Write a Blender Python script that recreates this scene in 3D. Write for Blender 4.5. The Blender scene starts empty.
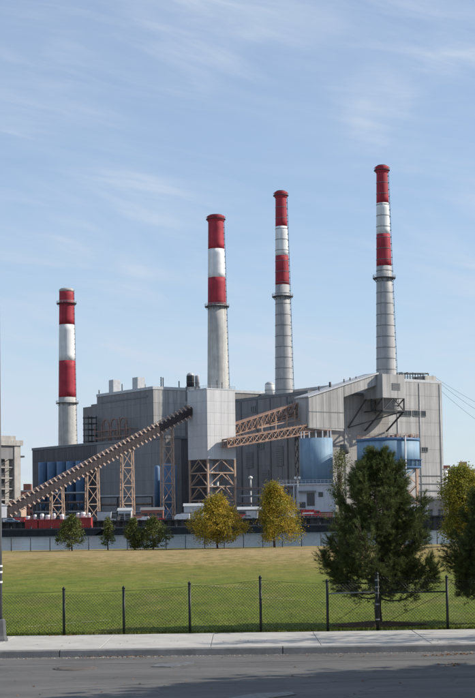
import bpy, math, random
import numpy as np
from mathutils import Vector, Matrix, Euler
R_ = math.radians
rnd = random.Random(7)
sc = bpy.context.scene
COL = sc.collection

# ------------------------------------------------------------------ camera
F = 1500.0; PX0, PY0 = 237.5, 416.0; CAMZ = 2.85
cam_d = bpy.data.cameras.new('camera'); cam = bpy.data.objects.new('camera', cam_d); COL.objects.link(cam)
CR = (Matrix.Rotation(R_(90 + 3.8), 3, 'X') @ Matrix.Rotation(R_(-0.86), 3, 'Z'))
cam.matrix_world = Matrix.Translation((0, 0, CAMZ)) @ CR.to_4x4()
cam_d.sensor_width = 36; cam_d.lens = F / 698 * 36
cam_d.shift_y = 67 / 698
cam_d.clip_start = 0.5; cam_d.clip_end = 20000
sc.camera = cam
sc.render.resolution_x = 697; sc.render.resolution_y = 1024

# ------------------------------------------------------------------ sky and sun
SUN_AZ, SUN_EL = 4.0, 33.0            # degrees ahead of the camera's right hand, degrees up
sdir = Vector((math.cos(R_(SUN_AZ)) * math.cos(R_(SUN_EL)), math.sin(R_(SUN_AZ)) * math.cos(R_(SUN_EL)), math.sin(R_(SUN_EL))))
w = bpy.data.worlds.new('World'); sc.world = w; w.use_nodes = True
nt = w.node_tree; nt.nodes.clear()
out = nt.nodes.new('ShaderNodeOutputWorld'); bg = nt.nodes.new('ShaderNodeBackground')
sky = nt.nodes.new('ShaderNodeTexSky'); sky.sky_type = 'NISHITA'; sky.sun_disc = False
sky.sun_elevation = R_(SUN_EL); sky.sun_rotation = math.atan2(sdir.x, sdir.y)
sky.air_density = 1.0; sky.dust_density = 0.2; sky.ozone_density = 4.0; sky.altitude = 0
tc = nt.nodes.new('ShaderNodeTexCoord')
def sky_noise(scale, rot, nscale, detail, lo, hi, dist=0.0):
    mr0 = nt.nodes.new('ShaderNodeMapping'); mr0.inputs['Rotation'].default_value = rot
    mp = nt.nodes.new('ShaderNodeMapping'); mp.inputs['Scale'].default_value = scale
    nz = nt.nodes.new('ShaderNodeTexNoise'); nz.inputs['Scale'].default_value = nscale; nz.inputs['Detail'].default_value = detail
    nz.inputs['Roughness'].default_value = 0.55; nz.inputs['Distortion'].default_value = dist
    mr = nt.nodes.new('ShaderNodeMapRange'); mr.interpolation_type = 'SMOOTHSTEP'
    mr.inputs['From Min'].default_value = lo; mr.inputs['From Max'].default_value = hi
    nt.links.new(tc.outputs['Generated'], mr0.inputs['Vector']); nt.links.new(mr0.outputs['Vector'], mp.inputs['Vector']); nt.links.new(mp.outputs['Vector'], nz.inputs['Vector'])
    nt.links.new(nz.outputs['Fac'], mr.inputs['Value'])
    return mr.outputs['Result']
def wmath(op, a, b):
    n = nt.nodes.new('ShaderNodeMath'); n.operation = op
    for i, v in enumerate((a, b)):
        if isinstance(v, (int, float)): n.inputs[i].default_value = v
        else: nt.links.new(v, n.inputs[i])
    return n.outputs[0]
veil = sky_noise((2.0, 1.0, 7.0), (0, R_(-16), 0), 2.6, 6, 0.36, 0.70, 0.7)     # broad thin veils
streak = sky_noise((2.6, 1.0, 19.0), (0, R_(-11), 0), 3.0, 9, 0.36, 0.80, 1.1)   # fine cirrus streaks
sepz = nt.nodes.new('ShaderNodeSeparateXYZ'); nt.links.new(tc.outputs['Generated'], sepz.inputs[0])
hz = nt.nodes.new('ShaderNodeMapRange'); hz.interpolation_type = 'SMOOTHSTEP'; hz.inputs['From Min'].default_value = 0.0; hz.inputs['From Max'].default_value = 0.22
hz.inputs['To Min'].default_value = 0.60; hz.inputs['To Max'].default_value = 0.32; nt.links.new(sepz.outputs['Z'], hz.inputs['Value'])   # haze thickens to the horizon all round
cl = wmath('ADD', hz.outputs[0], wmath('ADD', wmath('MULTIPLY', veil, 0.24), wmath('MULTIPLY', wmath('MULTIPLY', streak, wmath('ADD', veil, 0.30)), 0.36)))
clc = wmath('MINIMUM', cl, 1.0); cl = clc
mixc = nt.nodes.new('ShaderNodeMix'); mixc.data_type = 'RGBA'
nt.links.new(cl, mixc.inputs['Factor']); nt.links.new(sky.outputs['Color'], mixc.inputs['A'])
mixc.inputs['B'].default_value = (4.1, 4.7, 5.55, 1)
nt.links.new(mixc.outputs['Result'], bg.inputs['Color']); bg.inputs['Strength'].default_value = 0.125
nt.links.new(bg.outputs[0], out.inputs['Surface'])
sun_d = bpy.data.lights.new('sun', 'SUN'); sun_d.energy = 4.9; sun_d.angle = R_(0.5); sun_d.color = (1.0, 0.93, 0.82)
sun = bpy.data.objects.new('sun', sun_d); COL.objects.link(sun)
sun.rotation_euler = sdir.to_track_quat('Z', 'Y').to_euler(); sun.location = (60, 10, 60)
vs = sc.view_settings; vs.view_transform = 'Standard'; vs.look = 'None'; vs.gamma = 1; vs.exposure = 0.25; vs.use_curve_mapping = False

# ------------------------------------------------------------------ from pixels of the photograph to points
def ray(px, py): return (CR @ Vector(((px - PX0) / F, -(py - PY0) / F, -1))).normalized()
CAM = Vector((0, 0, CAMZ))
def G(px, py, z): d = ray(px, py); return CAM + d * ((z - CAMZ) / d.z)          # on a level plane
def Dp(px, py, Y): d = ray(px, py); return CAM + d * (Y / d.y)                   # at a depth
def Xat(px, py, Y): return Dp(px, py, Y).x
def Zat(px, py, Y): return Dp(px, py, Y).z
PA = R_(36); VV = Vector((math.cos(PA), math.sin(PA), 0)); UU = Vector((-math.sin(PA), math.cos(PA), 0))
PO = Vector((25.8, 545, 0)); LAND = 1.5; WATER = -2.5
def PL(b, a, z=0.0): return PO + VV * b + UU * a + Vector((0, 0, z))             # the power station's own axes
def on_a(px, py, a):                                                             # -> (b, z) on a wall facing right
    d = ray(px, py); t = ((PL(0, a) - CAM).dot(UU)) / d.dot(UU); p = CAM + d * t
    return (p - PO).dot(VV), p.z
def on_b(px, py, b):                                                             # -> (a, z) on a wall facing left
    d = ray(px, py); t = ((PL(b, 0) - CAM).dot(VV)) / d.dot(VV); p = CAM + d * t
    return (p - PO).dot(UU), p.z

# ------------------------------------------------------------------ materials
MATS = {}
def mat(name, c, rough=0.8, var=0.12, scale=2.0, c2=None, streak=0.0, metallic=0.0, bump=0.0, bscale=20.0, objvar=0.0, spec=0.3, island=0.0, detail=6, stretch=(1, 1, 1), translucent=0.0):
    m = bpy.data.materials.new(name); m.use_nodes = True; n = m.node_tree; b = n.nodes['Principled BSDF']
    b.inputs['Roughness'].default_value = rough; b.inputs['Metallic'].default_value = metallic
    b.inputs['Specular IOR Level'].default_value = spec
    tc = n.nodes.new('ShaderNodeTexCoord'); mp = n.nodes.new('ShaderNodeMapping'); mp.inputs['Scale'].default_value = stretch
    n.links.new(tc.outputs['Object'], mp.inputs['Vector'])
    nz = n.nodes.new('ShaderNodeTexNoise'); nz.inputs['Scale'].default_value = scale; nz.inputs['Detail'].default_value = detail
    nz.inputs['Roughness'].default_value = 0.62
    n.links.new(mp.outputs[0], nz.inputs['Vector'])
    mx = n.nodes.new('ShaderNodeMix'); mx.data_type = 'RGBA'
    mr = n.nodes.new('ShaderNodeMapRange'); mr.inputs['From Min'].default_value = 0.3; mr.inputs['From Max'].default_value = 0.7
    n.links.new(nz.outputs['Fac'], mr.inputs['Value']); n.links.new(mr.outputs[0], mx.inputs['Factor'])
    if c2 is None:
        lo = tuple(max(0, v * (1 - var)) for v in c); hi = tuple(min(1, v * (1 + var)) for v in c)
    else: lo, hi = c, c2
    mx.inputs['A'].default_value = (*lo, 1); mx.inputs['B'].default_value = (*hi, 1)
    res = mx.outputs['Result']
    def mul(res, facsock, lo, hi):
        r = n.nodes.new('ShaderNodeMapRange'); r.inputs['To Min'].default_value = lo; r.inputs['To Max'].default_value = hi
        n.links.new(facsock, r.inputs['Value'])
        h = n.nodes.new('ShaderNodeVectorMath'); h.operation = 'SCALE'
        n.links.new(res, h.inputs[0]); n.links.new(r.outputs[0], h.inputs['Scale']); return h.outputs[0]
    if streak:
        geo0 = n.nodes.new('ShaderNodeNewGeometry')
        m2 = n.nodes.new('ShaderNodeMapping'); m2.inputs['Scale'].default_value = (0.9, 0.9, 0.035)
        z2 = n.nodes.new('ShaderNodeTexNoise'); z2.inputs['Scale'].default_value = 1.0; z2.inputs['Detail'].default_value = 7; z2.inputs['Roughness'].default_value = 0.7
        n.links.new(geo0.outputs['Position'], m2.inputs['Vector']); n.links.new(m2.outputs[0], z2.inputs['Vector'])
        r0 = n.nodes.new('ShaderNodeMapRange'); r0.inputs['From Min'].default_value = 0.32; r0.inputs['From Max'].default_value = 0.68
        n.links.new(z2.outputs['Fac'], r0.inputs['Value']); res = mul(res, r0.outputs[0], 1 - streak, 1 + streak * 0.5)
    if objvar:
        oi = n.nodes.new('ShaderNodeObjectInfo'); res = mul(res, oi.outputs['Random'], 1 - objvar, 1 + objvar)
    if island:
        ge = n.nodes.new('ShaderNodeNewGeometry'); res = mul(res, ge.outputs['Random Per Island'], 1 - island, 1 + island)
    n.links.new(res, b.inputs['Base Color'])
    if bump:
        bz = n.nodes.new('ShaderNodeTexNoise'); bz.inputs['Scale'].default_value = bscale; bz.inputs['Detail'].default_value = 5
        n.links.new(mp.outputs[0], bz.inputs['Vector'])
        bp = n.nodes.new('ShaderNodeBump'); bp.inputs['Strength'].default_value = bump; bp.inputs['Distance'].default_value = 0.05
        n.links.new(bz.outputs['Fac'], bp.inputs['Height']); n.links.new(bp.outputs[0], b.inputs['Normal'])
    if translucent:
        tr = n.nodes.new('ShaderNodeBsdfTranslucent'); n.links.new(res, tr.inputs['Color'])
        ms = n.nodes.new('ShaderNodeMixShader'); ms.inputs[0].default_value = translucent
        n.links.new(b.outputs[0], ms.inputs[1]); n.links.new(tr.outputs[0], ms.inputs[2])
        n.links.new(ms.outputs[0], n.nodes['Material Output'].inputs['Surface'])
    MATS[name] = m; return m
M = MATS
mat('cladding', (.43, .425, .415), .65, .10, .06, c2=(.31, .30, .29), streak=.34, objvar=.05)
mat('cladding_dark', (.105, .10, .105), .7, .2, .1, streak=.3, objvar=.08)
mat('cladding_mid', (.245, .243, .250), .65, .12, .06, c2=(.19, .165, .148), streak=.22, objvar=.05)  # darker copy of cladding: long walls' shade worked into its colour, plus brown stains
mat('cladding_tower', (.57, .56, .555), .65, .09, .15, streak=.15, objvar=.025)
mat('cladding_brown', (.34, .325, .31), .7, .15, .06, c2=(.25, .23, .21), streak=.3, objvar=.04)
mat('roofing', (.16, .16, .165), .85, .2, .2)
mat('trim', (.16, .165, .17), .6, .15, .5)
mat('galvanised', (.44, .45, .46), .5, .15, 1.0, metallic=.2)
mat('stack_red', (.34, .030, .048), .65, .25, .3, streak=.34)
mat('stack_white', (.72, .72, .71), .65, .10, .3, streak=.24)
mat('stack_concrete', (.44, .43, .405), .75, .15, .3, streak=.28)
mat('stack_steel', (.40, .395, .39), .55, .15, .3, streak=.3)
mat('dark_steel', (.055, .055, .06), .6, .25, 1.0)
mat('rust_steel', (.41, .285, .215), .75, .25, .8)
mat('rust_mid', (.31, .20, .15), .8, .3, .8)
mat('bracket_pale', (.52, .40, .33), .8, .25, .8)
mat('rust_dark', (.27, .17, .135), .8, .3, .8)
mat('conveyor_skin', (.050, .038, .040), .7, .25, .5, streak=.2)
mat('silo_blue', (.11, .19, .315), .5, .15, .3, streak=.18)
mat('tank_blue', (.20, .305, .405), .6, .12, .2, streak=.25)
mat('tank_band', (.07, .14, .25), .5, .12, .3)
mat('white_wall', (.50, .51, .54), .7, .1, .3, streak=.15)
mat('white_paint', (.75, .75, .74), .6, .1, 1.0)
mat('glass_dark', (.025, .03, .035), .15, .2, .5, spec=.6)
mat('barge_black', (.022, .024, .028), .6, .3, .4, streak=.3)
mat('barge_red', (.36, .045, .04), .6, .2, .4, streak=.2)
mat('quay_steel', (.06, .055, .05), .8, .35, .4, streak=.4)
mat('concrete_old', (.42, .395, .365), .85, .18, .4, streak=.25)
mat('brick_far', (.30, .125, .095), .85, .2, .6)
mat('brick_tan', (.38, .27, .20), .85, .15, .6)
mat('concrete_far', (.42, .40, .38), .85, .1, .6)
mat('far_land', (.16, .15, .14), .95, .3, .05)
mat('asphalt', (.135, .13, .125), .9, .3, 60, bump=.5, bscale=140)
mat('sidewalk_concrete', (.42, .40, .368), .88, .16, 1.4, bump=.25, bscale=60, objvar=.025)
mat('kerb_concrete', (.22, .215, .205), .85, .18, 4.0, bump=.3, bscale=50, objvar=.06)
mat('iron_cover', (.15, .145, .14), .6, .4, 9, metallic=.4)
mat('black_vinyl', (.012, .016, .014), .45, .2, 5)
mat('galv_pipe', (.30, .31, .32), .4, .15, 5, metallic=.5)
mat('lamp_post', (.085, .088, .095), .65, .2, 4)
mat('bark', (.075, .055, .042), .9, .35, 12, bump=.6, bscale=40)
mat('mulch', (.11, .062, .038), .95, .45, 18, bump=.8, bscale=50)
mat('needles', (.095, .120, .036), .6, .3, 2.0, island=.45, spec=.2, translucent=.15)
mat('leaf_gold', (.52, .34, .03), .6, .2, 1.2, c2=(.22, .21, .03), island=.5, translucent=.3)
mat('leaf_goldgreen', (.52, .34, .03), .6, .2, .9, c2=(.15, .18, .028), island=.5, translucent=.3)
mat('leaf_green', (.065, .10, .030), .6, .2, 1.2, c2=(.15, .15, .035), island=.35, translucent=.25)
mat('leaf_yellowgreen', (.36, .30, .03), .6, .2, .8, c2=(.11, .15, .03), island=.35, translucent=.3)
mat('leaf_litter', (.22, .11, .05), .9, .3, 9, island=.4)
mat('chalk', (.34, .34, .22), .95, .25, 6)
mat('grass_blade', (.085, .135, .020), .7, .2, .25, c2=(.13, .155, .03), island=.35, translucent=.25)
mat('truck_red', (.42, .03, .03), .4, .1, 1)
mat('asphalt_rust', (.10, .086, .076), .9, .3, 6)
mat('tar', (.045, .045, .047), .8, .2, 6)
mat('grit', (.36, .33, .29), .9, .3, 9, island=.4)
mat('rubber', (.02, .02, .02), .8, .1, 4)

def grass_material():
    m = bpy.data.materials.new('grass'); m.use_nodes = True; n = m.node_tree; b = n.nodes['Principled BSDF']
    b.inputs['Roughness'].default_value = .9; b.inputs['Specular IOR Level'].default_value = .15
    g = n.nodes.new('ShaderNodeNewGeometry'); sp = n.nodes.new('ShaderNodeSeparateXYZ'); n.links.new(g.outputs['Position'], sp.inputs[0])
    def noise(scale, vec, det=6, stretch=None):
        z = n.nodes.new('ShaderNodeTexNoise'); z.inputs['Scale'].default_value = scale; z.inputs['Detail'].default_value = det
        if stretch:
            mp = n.nodes.new('ShaderNodeMapping'); mp.inputs['Scale'].default_value = stretch; n.links.new(vec, mp.inputs['Vector']); vec = mp.outputs[0]
        n.links.new(vec, z.inputs['Vector']); return z.outputs['Fac']
    def math_(op, a, b_):
        q = n.nodes.new('ShaderNodeMath'); q.operation = op
        for i, v in enumerate((a, b_)):
            if isinstance(v, (int, float)): q.inputs[i].default_value = v
            else: n.links.new(v, q.inputs[i])
        return q.outputs[0]
    P = g.outputs['Position']
    big = noise(.12, P, 5, (1, .6, 1)); fine = noise(1.6, P, 8, (1, .35, 1)); vfine = noise(11, P, 5, (1, .45, 1))
    y = math_('ADD', sp.outputs['Y'], math_('MULTIPLY', math_('SUBTRACT', big, .5), 46))
    y = math_('ADD', y, math_('MULTIPLY', math_('SUBTRACT', fine, .5), 40))
    ramp = n.nodes.new('ShaderNodeValToRGB'); r = n.nodes.new('ShaderNodeMapRange')
    r.inputs['From Min'].default_value = 38; r.inputs['From Max'].default_value = 134; n.links.new(y, r.inputs['Value']); n.links.new(r.outputs[0], ramp.inputs[0])
    e = ramp.color_ramp.elements
    e[0].position = 0; e[0].color = (.115, .150, .013, 1); e[1].position = 1; e[1].color = (.13, .135, .035, 1)
    for p, c in ((.20, (.128, .155, .015, 1)), (.34, (.158, .155, .022, 1)), (.50, (.205, .168, .038, 1)), (.66, (.30, .222, .09, 1)), (.84, (.34, .245, .115, 1)), (.95, (.26, .20, .07, 1))):
        q = e.new(p); q.color = c
    hs = n.nodes.new('ShaderNodeVectorMath'); hs.operation = 'SCALE'
    r2 = n.nodes.new('ShaderNodeMapRange'); r2.inputs['From Min'].default_value = .3; r2.inputs['From Max'].default_value = .7
    r2.inputs['To Min'].default_value = .5; r2.inputs['To Max'].default_value = 1.32; n.links.new(math_('ADD', math_('MULTIPLY', vfine, .6), math_('MULTIPLY', fine, .4)), r2.inputs['Value'])
    dry = n.nodes.new('ShaderNodeMapRange'); dry.inputs['From Min'].default_value = .50; dry.inputs['From Max'].default_value = .72; dry.inputs['To Max'].default_value = .55
    n.links.new(noise(.55, P, 9, (1, .5, 1)), dry.inputs['Value']); dm = n.nodes.new('ShaderNodeMix'); dm.data_type = 'RGBA'
    n.links.new(dry.outputs[0], dm.inputs['Factor']); n.links.new(ramp.outputs[0], dm.inputs['A']); dm.inputs['B'].default_value = (.20, .155, .05, 1)
    lush = n.nodes.new('ShaderNodeMapRange'); lush.inputs['From Min'].default_value = .5; lush.inputs['From Max'].default_value = .7; lush.inputs['To Max'].default_value = .4
    n.links.new(noise(1.1, P, 8, (1, .4, 1)), lush.inputs['Value']); lm = n.nodes.new('ShaderNodeMix'); lm.data_type = 'RGBA'
    n.links.new(lush.outputs[0], lm.inputs['Factor']); n.links.new(dm.outputs['Result'], lm.inputs['A']); lm.inputs['B'].default_value = (.075, .108, .012, 1)
    n.links.new(lm.outputs['Result'], hs.inputs[0]); n.links.new(r2.outputs[0], hs.inputs['Scale']); n.links.new(hs.outputs[0], b.inputs['Base Color'])
    bp = n.nodes.new('ShaderNodeBump'); bp.inputs['Strength'].default_value = .6; bp.inputs['Distance'].default_value = .06
    n.links.new(vfine, bp.inputs['Height']); n.links.new(bp.outputs[0], b.inputs['Normal'])
    MATS['grass'] = m
grass_material()
def water_material():
    m = bpy.data.materials.new('water'); m.use_nodes = True; n = m.node_tree; b = n.nodes['Principled BSDF']
    b.inputs['Base Color'].default_value = (.05, .075, .085, 1); b.inputs['Roughness'].default_value = .22; b.inputs['IOR'].default_value = 1.33
    g = n.nodes.new('ShaderNodeNewGeometry'); mp = n.nodes.new('ShaderNodeMapping'); mp.inputs['Scale'].default_value = (1, .7, 1)
    z = n.nodes.new('ShaderNodeTexNoise'); z.inputs['Scale'].default_value = .8; z.inputs['Detail'].default_value = 8
    n.links.new(g.outputs['Position'], mp.inputs['Vector']); n.links.new(mp.outputs[0], z.inputs['Vector'])
    bp = n.nodes.new('ShaderNodeBump'); bp.inputs['Strength'].default_value = 1.0; bp.inputs['Distance'].default_value = .9
    n.links.new(z.outputs['Fac'], bp.inputs['Height']); n.links.new(bp.outputs[0], b.inputs['Normal']); MATS['water'] = m
    mp2 = n.nodes.new('ShaderNodeMapping'); mp2.inputs['Scale'].default_value = (.02, .05, 1); z2 = n.nodes.new('ShaderNodeTexNoise'); z2.inputs['Scale'].default_value = 1.0; z2.inputs['Detail'].default_value = 8; z2.inputs['Roughness'].default_value = .7
    n.links.new(g.outputs['Position'], mp2.inputs['Vector']); n.links.new(mp2.outputs[0], z2.inputs['Vector'])
    rr = n.nodes.new('ShaderNodeMapRange'); rr.inputs['From Min'].default_value = .35; rr.inputs['From Max'].default_value = .65; rr.inputs['To Min'].default_value = .15; rr.inputs['To Max'].default_value = 1.3     # wind patches
    n.links.new(z2.outputs['Fac'], rr.inputs['Value']); n.links.new(rr.outputs[0], bp.inputs['Distance'])
water_material()
def asphalt_detail():
    n = M['asphalt'].node_tree; b = n.nodes['Principled BSDF']; old = b.inputs['Base Color'].links[0].from_socket
    g = n.nodes.new('ShaderNodeNewGeometry'); z = n.nodes.new('ShaderNodeTexNoise'); z.inputs['Scale'].default_value = .55; z.inputs['Detail'].default_value = 7; z.inputs['Roughness'].default_value = .7
    mp = n.nodes.new('ShaderNodeMapping'); mp.inputs['Scale'].default_value = (.5, 1.6, 1)
    n.links.new(g.outputs['Position'], mp.inputs['Vector']); n.links.new(mp.outputs[0], z.inputs['Vector'])
    r = n.nodes.new('ShaderNodeMapRange'); r.inputs['From Min'].default_value = .3; r.inputs['From Max'].default_value = .7; r.inputs['To Min'].default_value = .66; r.inputs['To Max'].default_value = 1.28
    n.links.new(z.outputs['Fac'], r.inputs['Value'])
    h = n.nodes.new('ShaderNodeVectorMath'); h.operation = 'SCALE'; n.links.new(old, h.inputs[0]); n.links.new(r.outputs[0], h.inputs['Scale'])
    # hairline cracks
    v = n.nodes.new('ShaderNodeTexVoronoi'); v.feature = 'DISTANCE_TO_EDGE'; v.inputs['Scale'].default_value = .55
    mp2 = n.nodes.new('ShaderNodeMapping'); mp2.inputs['Scale'].default_value = (.6, 1.5, 1)
    ad = n.nodes.new('ShaderNodeVectorMath'); ad.operation = 'ADD'
    z3 = n.nodes.new('ShaderNodeTexNoise'); z3.inputs['Scale'].default_value = 1.2; z3.inputs['Detail'].default_value = 5
    n.links.new(g.outputs['Position'], z3.inputs['Vector']); n.links.new(z3.outputs['Color'], ad.inputs[0]); n.links.new(g.outputs['Position'], ad.inputs[1])
    n.links.new(ad.outputs[0], mp2.inputs['Vector']); n.links.new(mp2.outputs[0], v.inputs['Vector'])
    r3 = n.nodes.new('ShaderNodeMapRange'); r3.inputs['From Min'].default_value = 0; r3.inputs['From Max'].default_value = .012; r3.inputs['To Min'].default_value = .68; r3.inputs['To Max'].default_value = 1
    n.links.new(v.outputs['Distance'], r3.inputs['Value'])
    h2 = n.nodes.new('ShaderNodeVectorMath'); h2.operation = 'SCALE'; n.links.new(h.outputs[0], h2.inputs[0]); n.links.new(r3.outputs[0], h2.inputs['Scale'])
    n.links.new(h2.outputs[0], b.inputs['Base Color'])
asphalt_detail()

# ------------------------------------------------------------------ mesh helpers
class MB:
    def __init__(s): s.v = []; s.f = []; s.s = []
    def poly(s, pts, faces, smooth=False):
        o = len(s.v); s.v += [tuple(p) for p in pts]
        for f in faces: s.f.append([o + i for i in f]); s.s.append(smooth)
        return s
    def box(s, x0, x1, y0, y1, z0, z1):
        return s.poly([(x0, y0, z0), (x1, y0, z0), (x1, y1, z0), (x0, y1, z0), (x0, y0, z1), (x1, y0, z1), (x1, y1, z1), (x0, y1, z1)],
                      [(3, 2, 1, 0), (4, 5, 6, 7), (0, 1, 5, 4), (1, 2, 6, 5), (2, 3, 7, 6), (3, 0, 4, 7)])
    def bar(s, p, q, w, h=None):
        p = Vector(p); q = Vector(q); d = (q - p); h = h or w
        if d.length < 1e-6: return s
        d.normalize(); up = Vector((0, 0, 1)) if abs(d.z) < .98 else Vector((1, 0, 0))
        x = d.cross(up).normalized() * (w / 2); y = x.cross(d).normalized() * (h / 2)
        return s.poly([p - x - y, p + x - y, p + x + y, p - x + y, q - x - y, q + x - y, q + x + y, q - x + y],
                      [(0, 1, 2, 3), (7, 6, 5, 4), (4, 5, 1, 0), (5, 6, 2, 1), (6, 7, 3, 2), (7, 4, 0, 3)])
    def tube(s, p, q, r0, r1=None, n=8, caps=True):
        p = Vector(p); q = Vector(q); r1 = r0 if r1 is None else r1
        d = (q - p).normalized(); up = Vector((0, 0, 1)) if abs(d.z) < .98 else Vector((1, 0, 0))
        x = d.cross(up).normalized(); y = d.cross(x)
        a = [(x * math.cos(2 * math.pi * i / n) + y * math.sin(2 * math.pi * i / n)) for i in range(n)]
        o = len(s.v); s.v += [tuple(p + k * r0) for k in a] + [tuple(q + k * r1) for k in a]
        for i in range(n): j = (i + 1) % n; s.f.append([o + i, o + n + i, o + n + j, o + j]); s.s.append(True)
        if caps: s.f.append([o + i for i in range(n)]); s.s.append(False); s.f.append([o + n + i for i in reversed(range(n))]); s.s.append(False)
        return s
    def lathe(s, prof, n=32, c=(0, 0, 0), cap=True, smooth=True):
        o = len(s.v); k = len(prof)
        for r, z in prof:
            for i in range(n): t = 2 * math.pi * i / n; s.v.append((c[0] + r * math.cos(t), c[1] + r * math.sin(t), c[2] + z))
        for j in range(k - 1):
            for i in range(n):
                i2 = (i + 1) % n; s.f.append([o + j * n + i, o + j * n + i2, o + (j + 1) * n + i2, o + (j + 1) * n + i]); s.s.append(smooth)
        if cap:
            s.f.append([o + i for i in reversed(range(n))]); s.s.append(False)
            s.f.append([o + (k - 1) * n + i for i in range(n)]); s.s.append(False)
        return s
    def ring(s, r0, r1, z0, z1, n=32, c=(0, 0, 0)):
        return s.lathe([(r0, z0), (r1, z0), (r1, z1), (r0, z1), (r0, z0)], n, c, cap=False, smooth=False)
    def prism(s, pts, vec):
        n = len(pts); vec = Vector(vec); a = [Vector(p) for p in pts]
        return s.poly(a + [p + vec for p in a], [tuple(range(n)), tuple(reversed(range(n, 2 * n)))] + [(i, n + i, n + (i + 1) % n, (i + 1) % n) for i in range(n)])
    def mesh(s, name, m):
        me = bpy.data.meshes.new(name); me.from_pydata(s.v, [], s.f); me.materials.append(M[m])
        me.polygons.foreach_set('use_smooth', s.s); me.update(); return me
    def build(s, name, m, parent=None, loc=None):
        o = bpy.data.objects.new(name, s.mesh(name, m)); COL.objects.link(o)
        if parent: o.parent = parent
        if loc: o.location = loc
        return o
def inst(name, me, parent, loc=(0, 0, 0), rz=0.0):
    o = bpy.data.objects.new(name, me); COL.objects.link(o); o.parent = parent; o.location = loc; o.rotation_euler = (0, 0, rz); return o
def tag(o, label, cat=None, group=None, kind=None):
    if label: o['label'] = label
    if cat: o['category'] = cat
    if group: o['group'] = group
    if kind: o['kind'] = kind
    return o
def thing(name, label, cat, loc=(0, 0, 0), rz=0.0, group=None):
    o = bpy.data.objects.new(name, None); COL.objects.link(o); o.location = loc; o.rotation_euler = (0, 0, rz); o.empty_display_size = .3
    return tag(o, label, cat, group)
def struct(o): o['kind'] = 'structure'; return o

# ================================================================== THE SETTING
PAVE = 0.15
yk = G(237, 655, 0).y; yf = G(237, 632.3, PAVE).y; yedge = G(237, 547.5, PAVE).y
# road
struct(MB().poly([(-220, -60, 0), (220, -60, 0), (220, yk + .05, 0), (-220, yk + .05, 0)], [(0, 1, 2, 3)]).build('road', 'asphalt'))
# kerb of separate stones
kerb = struct(MB().box(-220, 220, yk + .06, yk + .24, -.3, PAVE - .03).build('kerb', 'kerb_concrete'))
x63 = G(63, 650, .1).x; x282 = G(282, 647, .1).x; L = x282 - x63
kst = MB(); kst.poly([(.012, 0, -.02), (L - .012, 0, -.02), (L - .012, .22, -.02), (.012, .22, -.02), (.012, .025, PAVE - .02), (L - .012, .025, PAVE - .02), (L - .012, .22, PAVE + .004), (.012, .22, PAVE + .004), (.012, .05, PAVE + .004), (L - .012, .05, PAVE + .004)],
    [(3, 2, 1, 0), (0, 1, 5, 4), (4, 5, 9, 8), (8, 9, 6, 7), (2, 3, 7, 6), (0, 4, 8, 7, 3), (1, 2, 6, 9, 5)])
kme = kst.mesh('kerb_stone', 'kerb_concrete')
for k in range(-3, 4): inst('kerb_stone', kme, kerb, (x63 + k * L, yk, 0))
# sidewalk of separate slabs
y0s, y1s = yk + .25, yf - .06
walk = struct(MB().box(-220, 220, y0s, y1s, -.3, PAVE - .03).build('sidewalk', 'sidewalk_concrete'))
sw = L / 2; rows = 2; sd = (y1s - y0s) / rows
sl = MB(); e = .006
sl.poly([(e, e, -.05), (sw - e, e, -.05), (sw - e, sd - e, -.05), (e, sd - e, -.05), (e, e, -.004), (sw - e, e, -.004), (sw - e, sd - e, -.004), (e, sd - e, -.004),
         (e + .008, e + .008, 0), (sw - e - .008, e + .008, 0), (sw - e - .008, sd - e - .008, 0), (e + .008, sd - e - .008, 0)],
        [(0, 1, 5, 4), (1, 2, 6, 5), (2, 3, 7, 6), (3, 0, 4, 7), (4, 5, 9, 8), (5, 6, 10, 9), (6, 7, 11, 10), (7, 4, 8, 11), (8, 9, 10, 11)])
sme = sl.mesh('slab', 'sidewalk_concrete')
for i in range(-6, 7):
    for j in range(rows):
        o = inst('slab', sme, walk, (x63 + i * sw + .35 * sw, y0s + j * sd, PAVE + rnd.uniform(-.003, .003))); o.rotation_euler = (rnd.uniform(-.0012, .0012), rnd.uniform(-.0012, .0012), 0)
# playing field: one grid sheet with slight undulation
nx, ny = 120, 80
xs = np.linspace(-200, 200, nx); ys = np.linspace(yf - .06, yedge + 1.5, ny)
fv = []; ff = []
for j, y in enumerate(ys):
    for i, x in enumerate(xs):
        k = min(1, (y - yf) / 10) * min(1, (ys[-1] - y) / 8)
        fv.append((x, y, PAVE + k * (.06 * math.sin(x * .11 + y * .05) + .05 * math.sin(y * .13 - x * .04))))
for j in range(ny - 1):
    for i in range(nx - 1): a = j * nx + i; ff.append((a, a + 1, a + nx + 1, a + nx))
mb = MB(); mb.poly(fv, ff, True)
ye = ys[-1]; mb.poly([(-200, ye, PAVE), (200, ye, PAVE), (200, ye + 1.0, -.3), (-200, ye + 1.0, -.3), (200, ye + 1.2, WATER - 2), (-200, ye + 1.2, WATER - 2)], [(0, 1, 2, 3), (3, 2, 4, 5)])
struct(mb.build('field', 'grass'))
# river and far bank
struct(MB().poly([(-4000, 90, WATER), (4000, 90, WATER), (4000, 475, WATER), (-4000, 475, WATER)], [(0, 1, 2, 3)]).build('river', 'water'))
struct(MB().poly([(-9000, 466, LAND), (9000, 466, LAND), (9000, 12000, LAND), (-9000, 12000, LAND)], [(0, 1, 2, 3)]).build('far_bank', 'far_land'))
q = MB()
for i in range(-130, 130): q.box(i * 2.0, i * 2.0 + 1.0, 464.6, 466.4, WATER - 2, LAND + .1); q.box(i * 2.0 + 1.0, i * 2.0 + 2.0, 465.0, 466.4, WATER - 2, LAND + .096)
q.box(-260, 260, 464.3, 467.2, LAND + .1, LAND + .5)
tag(struct(q.build('quay_wall', 'quay_steel')), None)
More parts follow.
